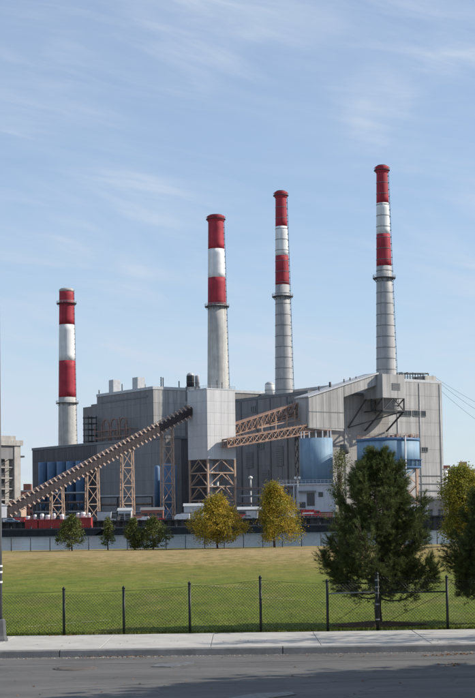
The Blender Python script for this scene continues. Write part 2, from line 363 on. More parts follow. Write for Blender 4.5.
# faint chalk lines of the pitch
def chalk(p, q, wd=.07):
    a = G(*p, PAVE); b = G(*q, PAVE); mb = MB(); d = (b - a); n = max(2, int(d.length / .5)); s = Vector((-d.y, d.x, 0)).normalized() * wd / 2
    for i in range(n):
        if rnd.random() < .06: continue
        p0 = a + d * (i / n); p1 = a + d * ((i + rnd.uniform(.6, 1)) / n)
        def zz(v): 
            k = min(1, (v.y - yf) / 10) * min(1, (ys[-1] - v.y) / 8)
            return Vector((v.x, v.y, PAVE + k * (.06 * math.sin(v.x * .11 + v.y * .05) + .05 * math.sin(v.y * .13 - v.x * .04)) + .02))
        mb.poly([zz(p0 - s), zz(p1 - s), zz(p1 + s), zz(p0 + s)], [(0, 1, 2, 3)])
    struct(mb.build('chalk_line', 'chalk'))
chalk((10, 629), (115, 620.5)); chalk((148, 583.5), (250, 591)); chalk((255, 599), (332, 603))

# ================================================================== POWER STATION
def plant_thing(name, label, cat, b, a, z=LAND, group=None): return thing(name, label, cat, PL(b, a, z), PA, group)
def clad(parent, x0, x1, y, z0, z1, pw, ph, m, axis='x', gap=.06, top=None):
    """separate cladding panels; axis x: face looks towards -y, axis y: face looks towards -x (y is then the x position)"""
    Lh = x1 - x0; nx = max(1, round(Lh / pw)); nz = max(1, round((z1 - z0) / ph)); w_ = Lh / nx; h_ = (z1 - z0) / nz; t = .12
    if axis == 'x': me = MB().box(gap / 2, w_ - gap / 2, -t, .02, gap / 2, h_ - gap / 2).mesh('cladding_panel', m)
    else: me = MB().box(-t, .02, gap / 2, w_ - gap / 2, gap / 2, h_ - gap / 2).mesh('cladding_panel', m)
    for i in range(nx):
        for k in range(nz):
            inst('cladding_panel', me, parent, (x0 + i * w_, y, z0 + k * h_) if axis == 'x' else (y, x0 + i * w_, z0 + k * h_))
def window(parent, x, y, z, wd, h, axis='x', bars=2):
    """a real recessed-looking unit: dark pane, proud frame, mullions"""
    if axis == 'x':
        o = MB().box(x, x + wd, y - .16, y + .05, z, z + h).build('window', 'glass_dark', parent)
        f = MB(); t = .22
        f.box(x - t, x + wd + t, y - .30, y - .10, z - t, z); f.box(x - t, x + wd + t, y - .30, y - .10, z + h, z + h + t)
        f.box(x - t, x, y - .29, y - .11, z, z + h); f.box(x + wd, x + wd + t, y - .29, y - .11, z, z + h)
        for i in range(1, bars): xx = x + wd * i / bars; f.box(xx - .08, xx + .08, y - .26, y - .12, z, z + h)
    else:
        o = MB().box(y - .16, y + .05, x, x + wd, z, z + h).build('window', 'glass_dark', parent)
        f = MB(); t = .22
        f.box(y - .30, y - .10, x - t, x + wd + t, z - t, z); f.box(y - .30, y - .10, x - t, x + wd + t, z + h, z + h + t)
        f.box(y - .29, y - .11, x - t, x, z, z + h); f.box(y - .29, y - .11, x + wd, x + wd + t, z, z + h)
        for i in range(1, bars): xx = x + wd * i / bars; f.box(y - .26, y - .12, xx - .08, xx + .08, z, z + h)
    f.build('frame', 'trim', o); return o

# --- boiler house (long shaded wall + end wall)
zA1 = on_b(270, 396, 0)[1] - LAND; zA2 = on_a(438, 381.5, 0)[1] - LAND; bR = on_a(442.5, 430, 0)[0]; b2 = on_a(388, 400, 0)[0]
H = plant_thing('boiler_house', 'large grey clad boiler house behind the blue tanks, with shaded long side and sunlit end', 'power station', 0, 0)
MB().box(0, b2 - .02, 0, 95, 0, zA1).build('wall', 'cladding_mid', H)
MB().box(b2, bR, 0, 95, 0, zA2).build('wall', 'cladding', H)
clad(H, 0, 95, 0, 0, zA1 - .8, 5.3, 5.3, 'cladding_mid', 'y')  # shaded long side takes the darkened cladding
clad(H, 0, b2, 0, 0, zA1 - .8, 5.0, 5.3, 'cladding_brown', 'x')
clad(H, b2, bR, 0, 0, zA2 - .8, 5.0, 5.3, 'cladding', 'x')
MB().box(-.25, b2 - .1, -.25, 95, zA1 - .75, zA1 + .35).build('parapet', 'trim', H)
MB().box(b2 - .2, bR + .2, -.2, 95, zA2 - .75, zA2 + .3).build('parapet', 'galvanised', H)
for p0, p1, yy in ((399, 410.5, 414), (413, 425, 414.3), (421, 427, 450)):
    bb0, z_ = on_a(p0, yy + 1.5, 0); bb1 = on_a(p1, yy, 0)[0]
    window(H, bb0, 0 - .1, z_ - LAND, bb1 - bb0, 1.9 if yy < 440 else 1.5, 'x', 3)
for pxv, pyv in ((254, 409), (290, 404), (246, 424), (283, 430), (262, 446)):
    aa, z_ = on_b(pxv, pyv, 0); window(H, aa - 1.2, -.1, z_ - LAND - 1, 2.4, 1.8, 'y', 2)
# horizontal girts visible on the end wall
for pyv in (476, 484, 491):
    z_ = on_a(425, pyv, 0)[1] - LAND; MB().box(b2 + 14, bR - 1, -.42, -.12, z_, z_ + .3).build('girt', 'trim', H)
# roof kit on the right roof: pipe frame + lift house
fr = MB(); z0 = zA2 + .3
fb0 = on_a(405, 376, 0)[0]; fb1 = on_a(431, 376, 0)[0]; zt = on_a(431, 373.5, 1.5)[1] - LAND
for i in range(6):
    x = fb0 + (fb1 - fb0) * i / 5
    for yy in (1.5, 6.0): fr.bar((x, yy, z0), (x, yy, zt - (.9 if i < 1 else 0)), .28)
    fr.bar((x, 1.5, zt - .2), (x, 6, zt - .2), .25)
for yy in (1.5, 6): fr.bar((fb0, yy, zt - .5), (fb1, yy, zt), .3); fr.bar((fb0, yy, z0 + 1.2), (fb1, yy, z0 + 1.2), .16)
fr.build('roof_frame', 'dark_steel', H)
lb0 = on_a(425, 380, 0)[0]; lb1 = on_a(437.5, 380, 0)[0]; lz = on_a(432, 376.5, 2.5)[1] - LAND
MB().box(lb0 + 1.0, lb1, .8, 8, z0, lz).build('lift_house', 'concrete_old', H)

for pxv in (242, 258, 271, 288, 301):
    aa, _ = on_b(pxv, 440, 0); MB().tube((-.35, aa, 0), (-.35, aa, zA1 - 1), .17, n=8).build('downpipe', 'trim', H)
for pxv, y0, y1 in ((250, 452, 468), (280, 446, 466), (266, 470, 482)):
    aa, z1_ = on_b(pxv, y0, 0); _, z0_ = on_b(pxv, y1, 0); lv = MB(); n_ = int((z1_ - z0_) / .8)
    lv.box(-.30, -.10, aa - 2.2, aa + 2.2, z0_ - LAND, z1_ - LAND); o = lv.build('louvre', 'trim', H)
    bl = MB()
    for k in range(n_): bl.box(-.42, -.28, aa - 2.1, aa + 2.1, z0_ - LAND + k * .8 + .1, z0_ - LAND + k * .8 + .5)
    bl.build('blades', 'cladding_mid', o)
for bq in (6.5, 17.0, b2 + 4.5, b2 + 16, bR - 1.2): MB().tube((bq, -.35, 0), (bq, -.35, (zA1 if bq < b2 else zA2) - 1), .15, n=8).build('downpipe', 'galvanised', H)

# --- left high block
pB = -15.3; aB0 = on_b(153, 387, pB)[0]; aB1 = on_b(97, 392, pB)[0]; zB = on_b(153, 387, pB)[1] - LAND
Bk = plant_thing('turbine_hall', 'tall grey clad block left of the tower, highest flat roof on the left', 'power station', pB, aB0)
lenB = aB1 - aB0
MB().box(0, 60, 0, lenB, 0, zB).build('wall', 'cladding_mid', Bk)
clad(Bk, 0, lenB, 0, 0, zB - 1, 5, 5.2, 'cladding_mid', 'y'); clad(Bk, 0, 17, 0, 0, zB - 1, 5, 5.2, 'cladding', 'x')  # long face gets the shade-darkened copy, sunward face the paler cladding
MB().box(-.3, 60.2, -.3, lenB + .2, zB - .9, zB + .3).build('parapet', 'galvanised', Bk)
a1, z1 = on_b(81, 407.5, pB); MB().box(1, 40, lenB, a1 - aB0, 0, z1 - LAND).build('side_block', 'cladding_mid', Bk)
a1b, z1b = on_b(88, 404.5, pB); MB().box(1.5, 40, lenB, a1b - aB0, z1 - LAND, z1b - LAND).build('side_block', 'cladding_mid', Bk)
bd = MB(); zz0 = on_b(120, 400, pB)[1] - LAND
bd.box(-.35, -.13, 4, lenB - 3, zz0 - .35, zz0 + .35); bd.build('wall_band', 'trim', Bk)
for p, yt, wp in ((113, 380, 8), (137, 377.5, 9)):
    aa, zt = on_b(p, yt, pB + 4); ww = wp / 1500 * 620 / .9
    MB().box(3, 6.5, aa - aB0 - ww / 2, aa - aB0 + ww / 2, zB + .3, zt - LAND).build('vent_housing', 'galvanised', Bk)
for p, yt in ((161, 377), (163, 377.5), (179, 381), (122, 384), (99, 390), (145, 384)):
    d = Dp(p, yt, 610 if p > 150 else 630); l = Matrix.Rotation(-PA, 3, 'Z') @ (d - PL(pB, aB0)); MB().tube((l.x, l.y, zB), (l.x, l.y, d.z - LAND), .22, n=6).build('vent_pipe', 'dark_steel', Bk)
# dark domed tank and grey drum on that roof
def roof_tank(label, px0, px1, ytop, ybot, Y, m, dome, name='roof_tank'):
    c = Dp((px0 + px1) / 2, ybot, Y); r = (px1 - px0) / 2 / F * Y; h = Zat((px0 + px1) / 2, ytop, Y) - c.z
    t = thing(name, label, 'tank', c)
    MB().lathe([(r, -.2), (r, h * (.72 if dome else .95)), (r * .99, h * (.75 if dome else .98))], 28).build('shell', m, t)
    if dome: MB().lathe([(r * 1.0, h * .75), (r * .86, h * .86), (r * .55, h * .95), (r * .1, h)], 28).build('dome', 'galvanised', t)
    else: MB().lathe([(r * .97, h * .98), (r * .5, h * 1.0), (.05, h * 1.02)], 28).build('lid', m, t)
    MB().ring(r, r + .12, h * .3, h * .3 + .2, 28).build('band', 'trim', t)
    MB().box(-r * 1.25, r * 1.25, -r * 1.25, r * 1.25, -6, -.2).build('plinth', 'trim', t)
    return t
roof_tank('black domed tank on the flat roof left of the chimney behind the tower', 186.5, 194.5, 372.5, 386.5, 612, 'dark_steel', True)
roof_tank('small pale drum beside the black domed roof tank', 195, 199.5, 375.5, 386.5, 613, 'galvanised', False)
roof_tank('white tank on the roof left of the middle chimney', 265, 274.5, 381.5, 394.5, 597, 'white_paint', True)

# --- low dark block
pC = -22.0; aC0 = on_b(166, 450, pC)[0]; aC1 = on_b(32.5, 450, pC)[0]; zC = on_b(60, 446.5, pC)[1] - LAND
Ck = plant_thing('low_station_block', 'long low dark block behind the coal conveyor with blue silos in front', 'power station', pC, aC0)
lenC = aC1 - aC0
MB().box(0, 70, 0, lenC, 0, zC).build('wall', 'cladding_dark', Ck)
sB = on_b(97, 445, pC)[0] - aC0
clad(Ck, 0, sB, 0, 0, zC - .8, 5, 5.2, 'cladding_mid', 'y'); clad(Ck, sB, lenC, 0, 0, zC - .8, 5, 5.2, 'cladding_dark', 'y')
clad(Ck, 0, 7, 0, 0, zC - .8, 6, 7.3, 'cladding_mid', 'x')
MB().box(-.3, 70, -.3, lenC + .3, zC - .7, zC + .4).build('parapet', 'trim', Ck)
# transformer yard steelwork on its roof
ss = MB(); a_, b_ = sB - 22, sB + 6
for i in range(8):
    y = a_ + (b_ - a_) * i / 7
    for x in (2.5, 7.5): ss.bar((x, y, zC + .4), (x, y, zC + 5 + 2.5 * (i % 3)), .32)
    ss.bar((2.5, y, zC + 5), (7.5, y, zC + 5), .25)
for x in (2.5, 7.5): ss.bar((x, a_, zC + 2.2), (x, b_, zC + 2.2), .5); ss.bar((x, a_, zC + 5), (x, b_, zC + 5), .3)
ss.build('roof_steelwork', 'rust_dark', Ck)
for i in range(3):
    y = a_ + 5 + i * 7; ar = MB(); pts = [Vector((2.4, y + 2.6 * math.cos(t), zC + 7 + 2.6 * math.sin(t))) for t in np.linspace(0, math.pi, 9)]
    for p, q_ in zip(pts, pts[1:]): ar.tube(p, q_, .28, n=6)
    ar.tube(pts[0], (2.4, y + 2.6, zC + .4), .28, n=6); ar.tube(pts[-1], (2.4, y - 2.6, zC + .4), .28, n=6); ar.build('pipe_loop', 'rust_dark', Ck)
sh = MB()
for k in range(5): sh.box(.5, 5, sB + 8, sB + 12.5, zC + 1 + k * 2.5, zC + 1.4 + k * 2.5)
for x in (.8, 4.7):
    for y in (sB + 8.3, sB + 12.2): sh.bar((x, y, zC), (x, y, zC + 12), .3)
sh.build('pipe_rack', 'dark_steel', Ck)

# --- five blue silos + separate single silos
SILO = [(38.2, 47.2), (47.2, 56.5), (56.5, 66), (66, 75.5), (75.5, 85)]
for i, (p0, p1) in enumerate(SILO):
    pc = (p0 + p1) / 2; aa, zt = on_b(pc, 462.5 - .03 * (pc - 38), pC - 6); pos = PL(pC - 6, aa, LAND); r = (p1 - p0) / 2 / F * pos.y * .985
    lab = ['leftmost of the five blue silos by the low dark block', 'second blue silo from the left in the row of five', 'middle one of the five blue silos in a row', 'fourth blue silo from the left, above the conveyor', 'rightmost of the five blue silos in a row'][i]
    t = thing('silo', lab, 'silo', pos, PA, 'row of five blue silos')
    h = zt - LAND; zb = 8.5
    MB().lathe([(r, zb), (r, h - .3), (r * .96, h)], 28).build('shell', 'silo_blue', t)
    MB().lathe([(.6, zb - 3.5), (r, zb)], 24).build('hopper', 'silo_blue', t)
    MB().ring(r - .02, r + .1, h * .62, h * .62 + .25, 28).build('hoop', 'tank_band', t)
    for sx in (-1, 1):
        for sy in (-1, 1): MB().bar((sx * r * .68, sy * r * .68, 0), (sx * r * .68, sy * r * .68, zb), .4).build('leg', 'dark_steel', t)
sil = [(160, 177, 465, 509, 527, 'big blue silo standing behind the tallest conveyor trestle'), (154.5, 160.5, 467, 509, 532, 'slim blue silo left of the big one behind the tallest trestle')]
for p0, p1, yt, yb, Y, lab in sil:
    pc = (p0 + p1) / 2; c = Dp(pc, 500, Y); r = (p1 - p0) / 2 / F * Y; h = Zat(pc, yt, Y) - LAND; zb = max(.5, Zat(pc, yb, Y) - LAND)
    t = thing('silo', lab, 'silo', (c.x, c.y, LAND), 0)
    MB().lathe([(r, zb), (r, h - .3), (r * .5, h + .5)], 28).build('shell', 'silo_blue', t)
    MB().lathe([(r * .4, .3), (r, zb)], 24).build('hopper', 'silo_blue', t)
    MB().ring(r - .02, r + .12, h * .45, h * .45 + .3, 28).build('hoop', 'tank_band', t)
    for k in range(4): an = math.pi / 4 + k * math.pi / 2; MB().bar((r * .95 * math.cos(an), r * .95 * math.sin(an), 0), (r * .95 * math.cos(an), r * .95 * math.sin(an), zb + .5), .35).build('leg', 'dark_steel', t)

# --- chimneys
def chimney(label, Y, px_top, y_top, bands, galleries, w_top, w_bot, y_bot, px_bot, hoops, mlow, collar, z_stop):
    c = Dp(px_bot, y_bot, Y); base = Vector((c.x, c.y, LAND)); zt = Zat(px_top, y_top, Y)
    rt = w_top / 2 / F * Y; rb = w_bot / 2 / F * Y; zb = Zat(px_bot, y_bot, Y)
    t = thing('chimney', label, 'chimney', base, 0, 'red and white power station chimneys')
    def rad(z): return rb + (rt - rb) * (z - zb) / (zt - zb)
    zs = [zt] + [Zat(px_top + (px_bot - px_top) * (y - y_top) / (y_bot - y_top), y, Y) for y in bands] + [z_stop]
    names = ['red_band', 'white_band', 'red_band', 'shaft']; ms = ['stack_red', 'stack_white', 'stack_red', mlow]
    for i in range(4):
        z1, z0 = zs[i], zs[i + 1]; n = 6
        MB().lathe([(rad(z0 + (z1 - z0) * k / n), z0 + (z1 - z0) * k / n - LAND) for k in range(n + 1)], 40).build(names[i], ms[i], t)
    h = zt - LAND
    MB().lathe([(rad(zt) * .86, h), (rad(zt) * .86, h + .6), (rad(zt) * .78, h + .6), (rad(zt) * .78, h - .2)], 32).build('flue', 'dark_steel', t)
    if collar:
        rr = rad(zt); o = MB().lathe([(rr, h - 2.6), (rr + .45, h - 2.0), (rr + .5, h - .1), (rr + .4, h + .1), (rr - .4, h + .1)], 40).build('collar', 'stack_red', t)
        MB().ring(rr + .4, rr + 1.0, h - 1.5, h - 1.25, 40).build('rim', 'dark_steel', o); MB().ring(rr + .85, rr + .97, h - .5, h - .36, 40).build('rim', 'stack_red', o)
    else:
        rr = rad(zt); MB().lathe([(rr + .12, h - 1), (rr + .12, h + .1), (rr * .8, h + .7)], 40).build('collar', 'concrete_old', t)
    for gy in galleries:
        z = Zat(px_top + (px_bot - px_top) * (gy - y_top) / (y_bot - y_top), gy, Y) - LAND; rr = rad(z + LAND)
        g = MB().ring(rr - .05, rr + 1.35, z - .25, z, 40).build('gallery', 'dark_steel', t)
        rl = MB()
        for zz in (.55, 1.1): rl.ring(rr + 1.24, rr + 1.34, z + zz - .06, z + zz + .06, 40)
        for k in range(20): an = 2 * math.pi * k / 20; rl.bar(((rr + 1.29) * math.cos(an), (rr + 1.29) * math.sin(an), z), ((rr + 1.29) * math.cos(an), (rr + 1.29) * math.sin(an), z + 1.15), .09)
        rl.build('railing', 'galvanised', g)
        bk = MB()
        for k in range(10): an = 2 * math.pi * k / 10; bk.bar((rr * .99 * math.cos(an), rr * .99 * math.sin(an), z - 1.6), ((rr + 1.25) * math.cos(an), (rr + 1.25) * math.sin(an), z - .25), .16)
        bk.build('brackets', 'dark_steel', g)
    for z in hoops:
        rr = rad(z); MB().ring(rr - .05, rr + .1, z - LAND - .11, z - LAND + .11, 40).build('hoop', 'trim', t)
    # caged ladder on the sunny side
    an = R_(-12); cx, cy = math.cos(an), math.sin(an); ld = MB(); z0 = z_stop + 2; zz = z0
    for s in (-.3, .3): ld.bar(((rad(z0) + .35) * cx - s * cy, (rad(z0) + .35) * cy + s * cx, z0 - LAND), ((rad(zt) + .35) * cx - s * cy, (rad(zt) + .35) * cy + s * cx, h), .1)
    while zz < zt - 1: ld.box((rad(zz) + .0) * cx - .05, (rad(zz) + .5) * cx, rad(zz) * cy - .38, rad(zz) * cy + .38, zz - LAND, zz - LAND + .16); zz += 2.6
    ld.build('ladder', 'trim', t); return t
def hp(Y, pxs, y0, y1, n): return [Zat(pxs, y0 + (y1 - y0) * i / (n - 1), Y) for i in range(n)]
S4 = PL(35.0, -4.4); S3 = 610.0; S2 = 659.0; S1 = 765.0
chimney('concrete chimney with red and white bands, farthest left and shortest', S1, 66.2, 290, (325, 361, 397.5), (303.5, 403), 14.6, 18.6, 445, 67.6, [], 'stack_concrete', False, 30)
chimney('pale concrete chimney with red and white bands rising behind the grey tower', S2, 215, 216.5, (249.5, 278, 305.5), (306.5,), 15.4, 21.6, 388, 218.2, [], 'stack_concrete', True, 40)
chimney('hooped steel chimney with red and white bands, second from the right', S3, 279.6, 192.5, (226.8, 256, 285.2), (296.5,), 10.8, 18.2, 393, 284.2, hp(S3, 282, 197, 390, 19), 'stack_steel', True, 30)
chimney('hooped steel chimney with red and white bands, tallest and farthest right', S4.y, 381, 167, (203.5, 234.5, 266.5), (278,), 11.0, 20.0, 373, 386.3, hp(S4.y, 383, 172, 370, 19), 'stack_steel', True, 40)

# --- stack box on the end wall, with bracket steelwork
aX = -11.0; xb0, xz1 = on_a(382, 373.8, aX); xb1, _ = on_a(404.5, 375, aX); _, xz0 = on_a(392, 398, aX)
X = plant_thing('flue_box', 'grey sheet metal housing bracketed to the end wall under the tallest chimney', 'flue housing', xb0, aX)
bw = xb1 - xb0; zb_, zt_ = xz0 - LAND, xz1 - LAND
MB().box(0, bw, 0, -aX - .3, zb_, zt_).build('shell', 'cladding', X)
clad(X, 0, bw, 0, zb_, zt_, bw / 3, zt_ - zb_, 'cladding', 'x', .12); clad(X, 0, 9, 0, zb_, zt_, 4.5, zt_ - zb_, 'cladding', 'y', .12)
lz0 = on_a(395, 390, aX)[1] - LAND; lv = MB()
for k in range(5): lv.box(bw * .42, bw * .78, -.3, -.13, lz0 + k * .55, lz0 + k * .55 + .38)
lv.build('louvre', 'trim', X)
zl = on_a(392, 410.5, aX)[1] - LAND; zw = on_a(370, 431, -.5)[1] - LAND
for x in (.3, bw - .3):
    for y in (.3, 6.5): MB().bar((x, y, zl), (x, y, zb_), .5).build('post', 'dark_steel', X)
    MB().bar((x, .3, zl), (x - 0, 10.5, zw), .5).build('strut', 'dark_steel', X)
    MB().bar((x, .3, zl), (x, 10.6, zl), .45).build('beam', 'dark_steel', X); MB().bar((x, .3, zb_), (x, 6.5, zl), .35).build('brace', 'dark_steel', X)
for y in (.3, 6.5):
    MB().bar((.3, y, zl), (bw - .3, y, zl), .45).build('beam', 'dark_steel', X)
    MB().bar((.3, y, zl), (bw / 2, y, zb_), .35).build('brace', 'dark_steel', X); MB().bar((bw - .3, y, zl), (bw / 2, y, zb_), .35).build('brace', 'dark_steel', X)
MB().bar((-8, 10.4, zw + 1), (bw - .3, .3, zl), .45).build('strut', 'dark_steel', X); MB().bar((-8, 10.4, zw + 1), (-.2, 9, zb_), .4).build('strut', 'dark_steel', X)

# --- inclined gallery on the end wall
aG = -8.0; pts = [on_a(*p, aG) for p in ((308.5, 397.5), (378, 374), (378, 384.5), (343.5, 397.2), (343.5, 431), (308.5, 428))]
gb, gz = pts[0][0], LAND
Gk = plant_thing('inclined_gallery', 'sloping pale metal gallery climbing the end wall towards the tallest chimney', 'conveyor gallery', gb, aG)
pp = [(b - gb, 0, z - LAND) for b, z in pts]
# upper sloped housing and lower house as two shells
MB().prism([pp[0], pp[5], pp[4], pp[3]], (0, 7.4, 0)).build('wall', 'cladding', Gk)
MB().prism([pp[0], pp[3], pp[2], pp[1]], (0, 7.4, 0)).build('sloped_wall', 'cladding', Gk)
nP = 10
for i in range(nP):       # cladding sheets following the slope
    def lerp(u, P, Q): return tuple(P[k] + (Q[k] - P[k]) * u for k in range(3))
    xx0 = pp[0][0] + (pp[1][0] - pp[0][0]) * i / nP + .05; xx1 = pp[0][0] + (pp[1][0] - pp[0][0]) * (i + 1) / nP - .05
    def topz(x): return pp[0][2] + (pp[1][2] - pp[0][2]) * (x - pp[0][0]) / (pp[1][0] - pp[0][0])
    def lowz(x):
        if x <= pp[3][0]: return pp[5][2] + .2
        return pp[3][2] + (pp[2][2] - pp[3][2]) * (x - pp[3][0]) / (pp[2][0] - pp[3][0]) + .1
    if xx0 < pp[3][0] < xx1: xx1 = pp[3][0] - .03 if pp[3][0] - xx0 > 1 else xx1; 
    if lowz(xx0) - lowz(xx1) < -3: xx0 = pp[3][0] + .05
    MB().prism([(xx0, -.1, lowz(xx0)), (xx1, -.1, lowz(xx1)), (xx1, -.1, topz(xx1) - .3), (xx0, -.1, topz(xx0) - .3)], (0, .08, 0)).build('cladding_panel', 'cladding', Gk)
sl_ = MB(); n_ = Vector((pp[1][0] - pp[0][0], 0, pp[1][2] - pp[0][2])).normalized(); up_ = Vector((-n_.z, 0, n_.x)) * .5
sl_.prism([Vector(pp[0]) + Vector((-.4, -.5, .02)), Vector(pp[1]) + Vector((0, -.5, .02)), Vector(pp[1]) + Vector((0, -.5, .02)) + up_, Vector(pp[0]) + Vector((-.4, -.5, .02)) + up_], (0, 8.2, 0)); sl_.build('roof', 'galvanised', Gk)
zsplit = on_a(325, 412, aG)[1] - LAND; MB().box(pp[0][0] + .1, pp[3][0] - .1, -.2, -.05, zsplit - .12, zsplit + .12).build('seam', 'trim', Gk)
for p, yt in ((319, 386), (330, 382), (344, 379), (350, 377.5), (356, 376.5)):
    bb, z_ = on_a(p, yt, aG + 4); zbot = topz(bb - gb) - .4; MB().tube((bb - gb, 4, zbot), (bb - gb, 4, z_ - LAND), .42 if p == 330 else .22, n=8).build('vent_pipe', 'dark_steel', Gk)
# canopy column under the gallery over the small drum
dr = roof_tank('small grey drum bracketed to the wall between the two big blue tanks', 340, 349, 444, 452, 541, 'trim', False, 'wall_drum')
for ch in dr.children:
    if ch.name.startswith('plinth'):
        bpy.data.objects.remove(ch)
wb = MB(); wb.bar((0, 0, -.4), (-1, 10, -.4), .5); wb.bar((1.2, 0, -.4), (.2, 10, -.4), .5); wb.bar((0, 0, -.5), (-.6, 10, -4.5), .35); wb.build('bracket', 'dark_steel', dr)

# --- transfer tower on steel legs
TD = 515.0; tc0 = Dp(207, 420, TD); d = tc0 - PO; TB, TA = d.dot(VV), d.dot(UU)
bT1 = on_a(235.2, 420, TA)[0]; TW = bT1 - TB; aT1 = on_b(188, 420, TB)[0] - TA
zT1 = on_a(207, 388.3, TA)[1] - LAND; zT0 = on_a(207, 459, TA)[1] - LAND
T = plant_thing('transfer_tower', 'tall pale grey boxy conveyor tower on braced steel legs', 'tower', TB, TA)
MB().box(0, TW, 0, aT1, zT0, zT1).build('shell', 'cladding_tower', T)
clad(T, 0, TW, 0, zT0, zT1 - .4, TW / 4, 4.3, 'cladding_tower', 'x', .05); clad(T, 0, aT1, 0, zT0, zT1 - .4, aT1 / 4, 4.3, 'cladding_tower', 'y', .05)
MB().box(-.2, TW + .2, -.2, aT1 + .2, zT1 - .38, zT1 + .15).build('parapet', 'galvanised', T)
rl = MB()
for (x0, y0, x1, y1) in ((0, 0, TW, 0), (0, 0, 0, aT1), (TW, 0, TW, aT1), (0, aT1, TW, aT1)):
    for zz in (.6, 1.1): rl.bar((x0, y0, zT1 + zz), (x1, y1, zT1 + zz), .07)
    for k in range(7): u = k / 6; rl.bar((x0 + (x1 - x0) * u, y0 + (y1 - y0) * u, zT1), (x0 + (x1 - x0) * u, y0 + (y1 - y0) * u, zT1 + 1.1), .07)
rl.build('railing', 'galvanised', T)
for x, h_ in ((TW * .55, 3.4), (TW * .72, 2.6), (TW * .3, 1.8)): MB().tube((x, 3, zT1), (x, 3, zT1 + h_), .14, n=6).build('vent_pipe', 'dark_steel', T)
tl = [zT0 - 4.7 * k for k in range(4)] + [0]
for x in (.3, TW - .3):
    for y in (.3, aT1 - .3): MB().bar((x, y, 0), (x, y, zT0), .62).build('leg', 'rust_steel', T)
def edge_face(k):
    return [((.3, .3), (TW - .3, .3)), ((.3, .3), (.3, aT1 - .3)), ((TW - .3, .3), (TW - .3, aT1 - .3)), ((.3, aT1 - .3), (TW - .3, aT1 - .3))][k]
for fc in range(4):
    (x0, y0), (x1, y1) = edge_face(fc); xm, ym = (x0 + x1) / 2, (y0 + y1) / 2
    for k in range(4):
        zu, zd = tl[k], tl[k + 1]
        MB().bar((x0, y0, zd if zd > 0 else .4), (x1, y1, zd if zd > 0 else .4), .38).build('beam', 'rust_steel', T)
        MB().bar((x0, y0, zd), (xm, ym, zu - .2), .28).build('brace', 'rust_steel', T); MB().bar((x1, y1, zd), (xm, ym, zu - .2), .28).build('brace', 'rust_steel', T)
for k in range(3):
    z = tl[k + 1]; MB().box(.6, TW - .6, .6, aT1 - .6, z - .1, z + .12).build('deck', 'dark_steel', T)
for (x, y, r) in ((4, 4, .9), (8, 6, .7)): MB().tube((x, y, .1), (x, y, zT0), r, n=12).build('chute', 'galvanised', T)

# --- main coal conveyor
CA = TA + aT1 * .86
p_hi = on_a(188, 410.5, CA); p_lo = on_a(4, 512.5, CA)
cb0, cz0 = p_lo; cb1, cz1 = TB + .3, p_hi[1] + .3 * (p_hi[1] - p_lo[1]) / (p_hi[0] - p_lo[0])
cv = plant_thing('coal_conveyor', 'long dark inclined coal conveyor gallery climbing from the quay to the tower', 'conveyor', cb0, CA)
A_ = Vector((0, 0, cz0 - LAND)); B_ = Vector((cb1 - cb0, 0, cz1 - LAND)); dr_ = (B_ - A_); Lc = dr_.length; dr_.normalize(); nu = Vector((-dr_.z, 0, dr_.x))
HW, HH = 1.5, 1.25
def cpt(s, y, n_): return A_ + dr_ * s + Vector((0, y, 0)) + nu * n_
body = MB(); prof = [(-HW, -HH), (HW, -HH), (HW, HH * .45), (HW * .55, HH), (-HW * .55, HH), (-HW, HH * .45)]
body.poly([cpt(0, *p) for p in prof] + [cpt(Lc, *p) for p in prof], [tuple(range(6)), tuple(reversed(range(6, 12)))] + [(i, 6 + i, 6 + (i + 1) % 6, (i + 1) % 6) for i in range(6)])
body.build('gallery_skin', 'conveyor_skin', cv)
nr = int(Lc / 1.8); rib = MB()
for (p, q_) in zip(prof, prof[1:] + prof[:1]):
    rib.bar(Vector((0, p[0] * 1.01, 0)) + nu * p[1] * 1.01, Vector((0, q_[0] * 1.01, 0)) + nu * q_[1] * 1.01, .05)
tick_ = MB(); tick_.bar(nu * HH * .8 + Vector((0, -HW * .75, 0)), nu * (HH + .95) + Vector((-.6, -HW * .75, 0)), .5, .42)
hang_ = MB(); hang_.bar(-nu * HH * .9 + Vector((0, -HW * 1.0, 0)), -nu * (HH + .75) + Vector((.4, -HW * 1.0, 0)), .45, .4)
rme = rib.mesh('rib', 'conveyor_skin'); tme = tick_.mesh('walkway_bracket', 'bracket_pale'); hme = hang_.mesh('hanger', 'bracket_pale')
for i in range(nr):
    o = inst('rib', rme, cv, cpt(Lc * (i + .5) / nr, 0, 0)); inst('walkway_bracket', tme, o); inst('hanger', hme, o)
for n_, w_ in ((HH + .62, .14), (-HH - .5, .28)):
    for y in (-HW * .75, HW * .75): MB().bar(cpt(0, y, n_), cpt(Lc, y, n_), w_).build('chord', 'rust_dark', cv)
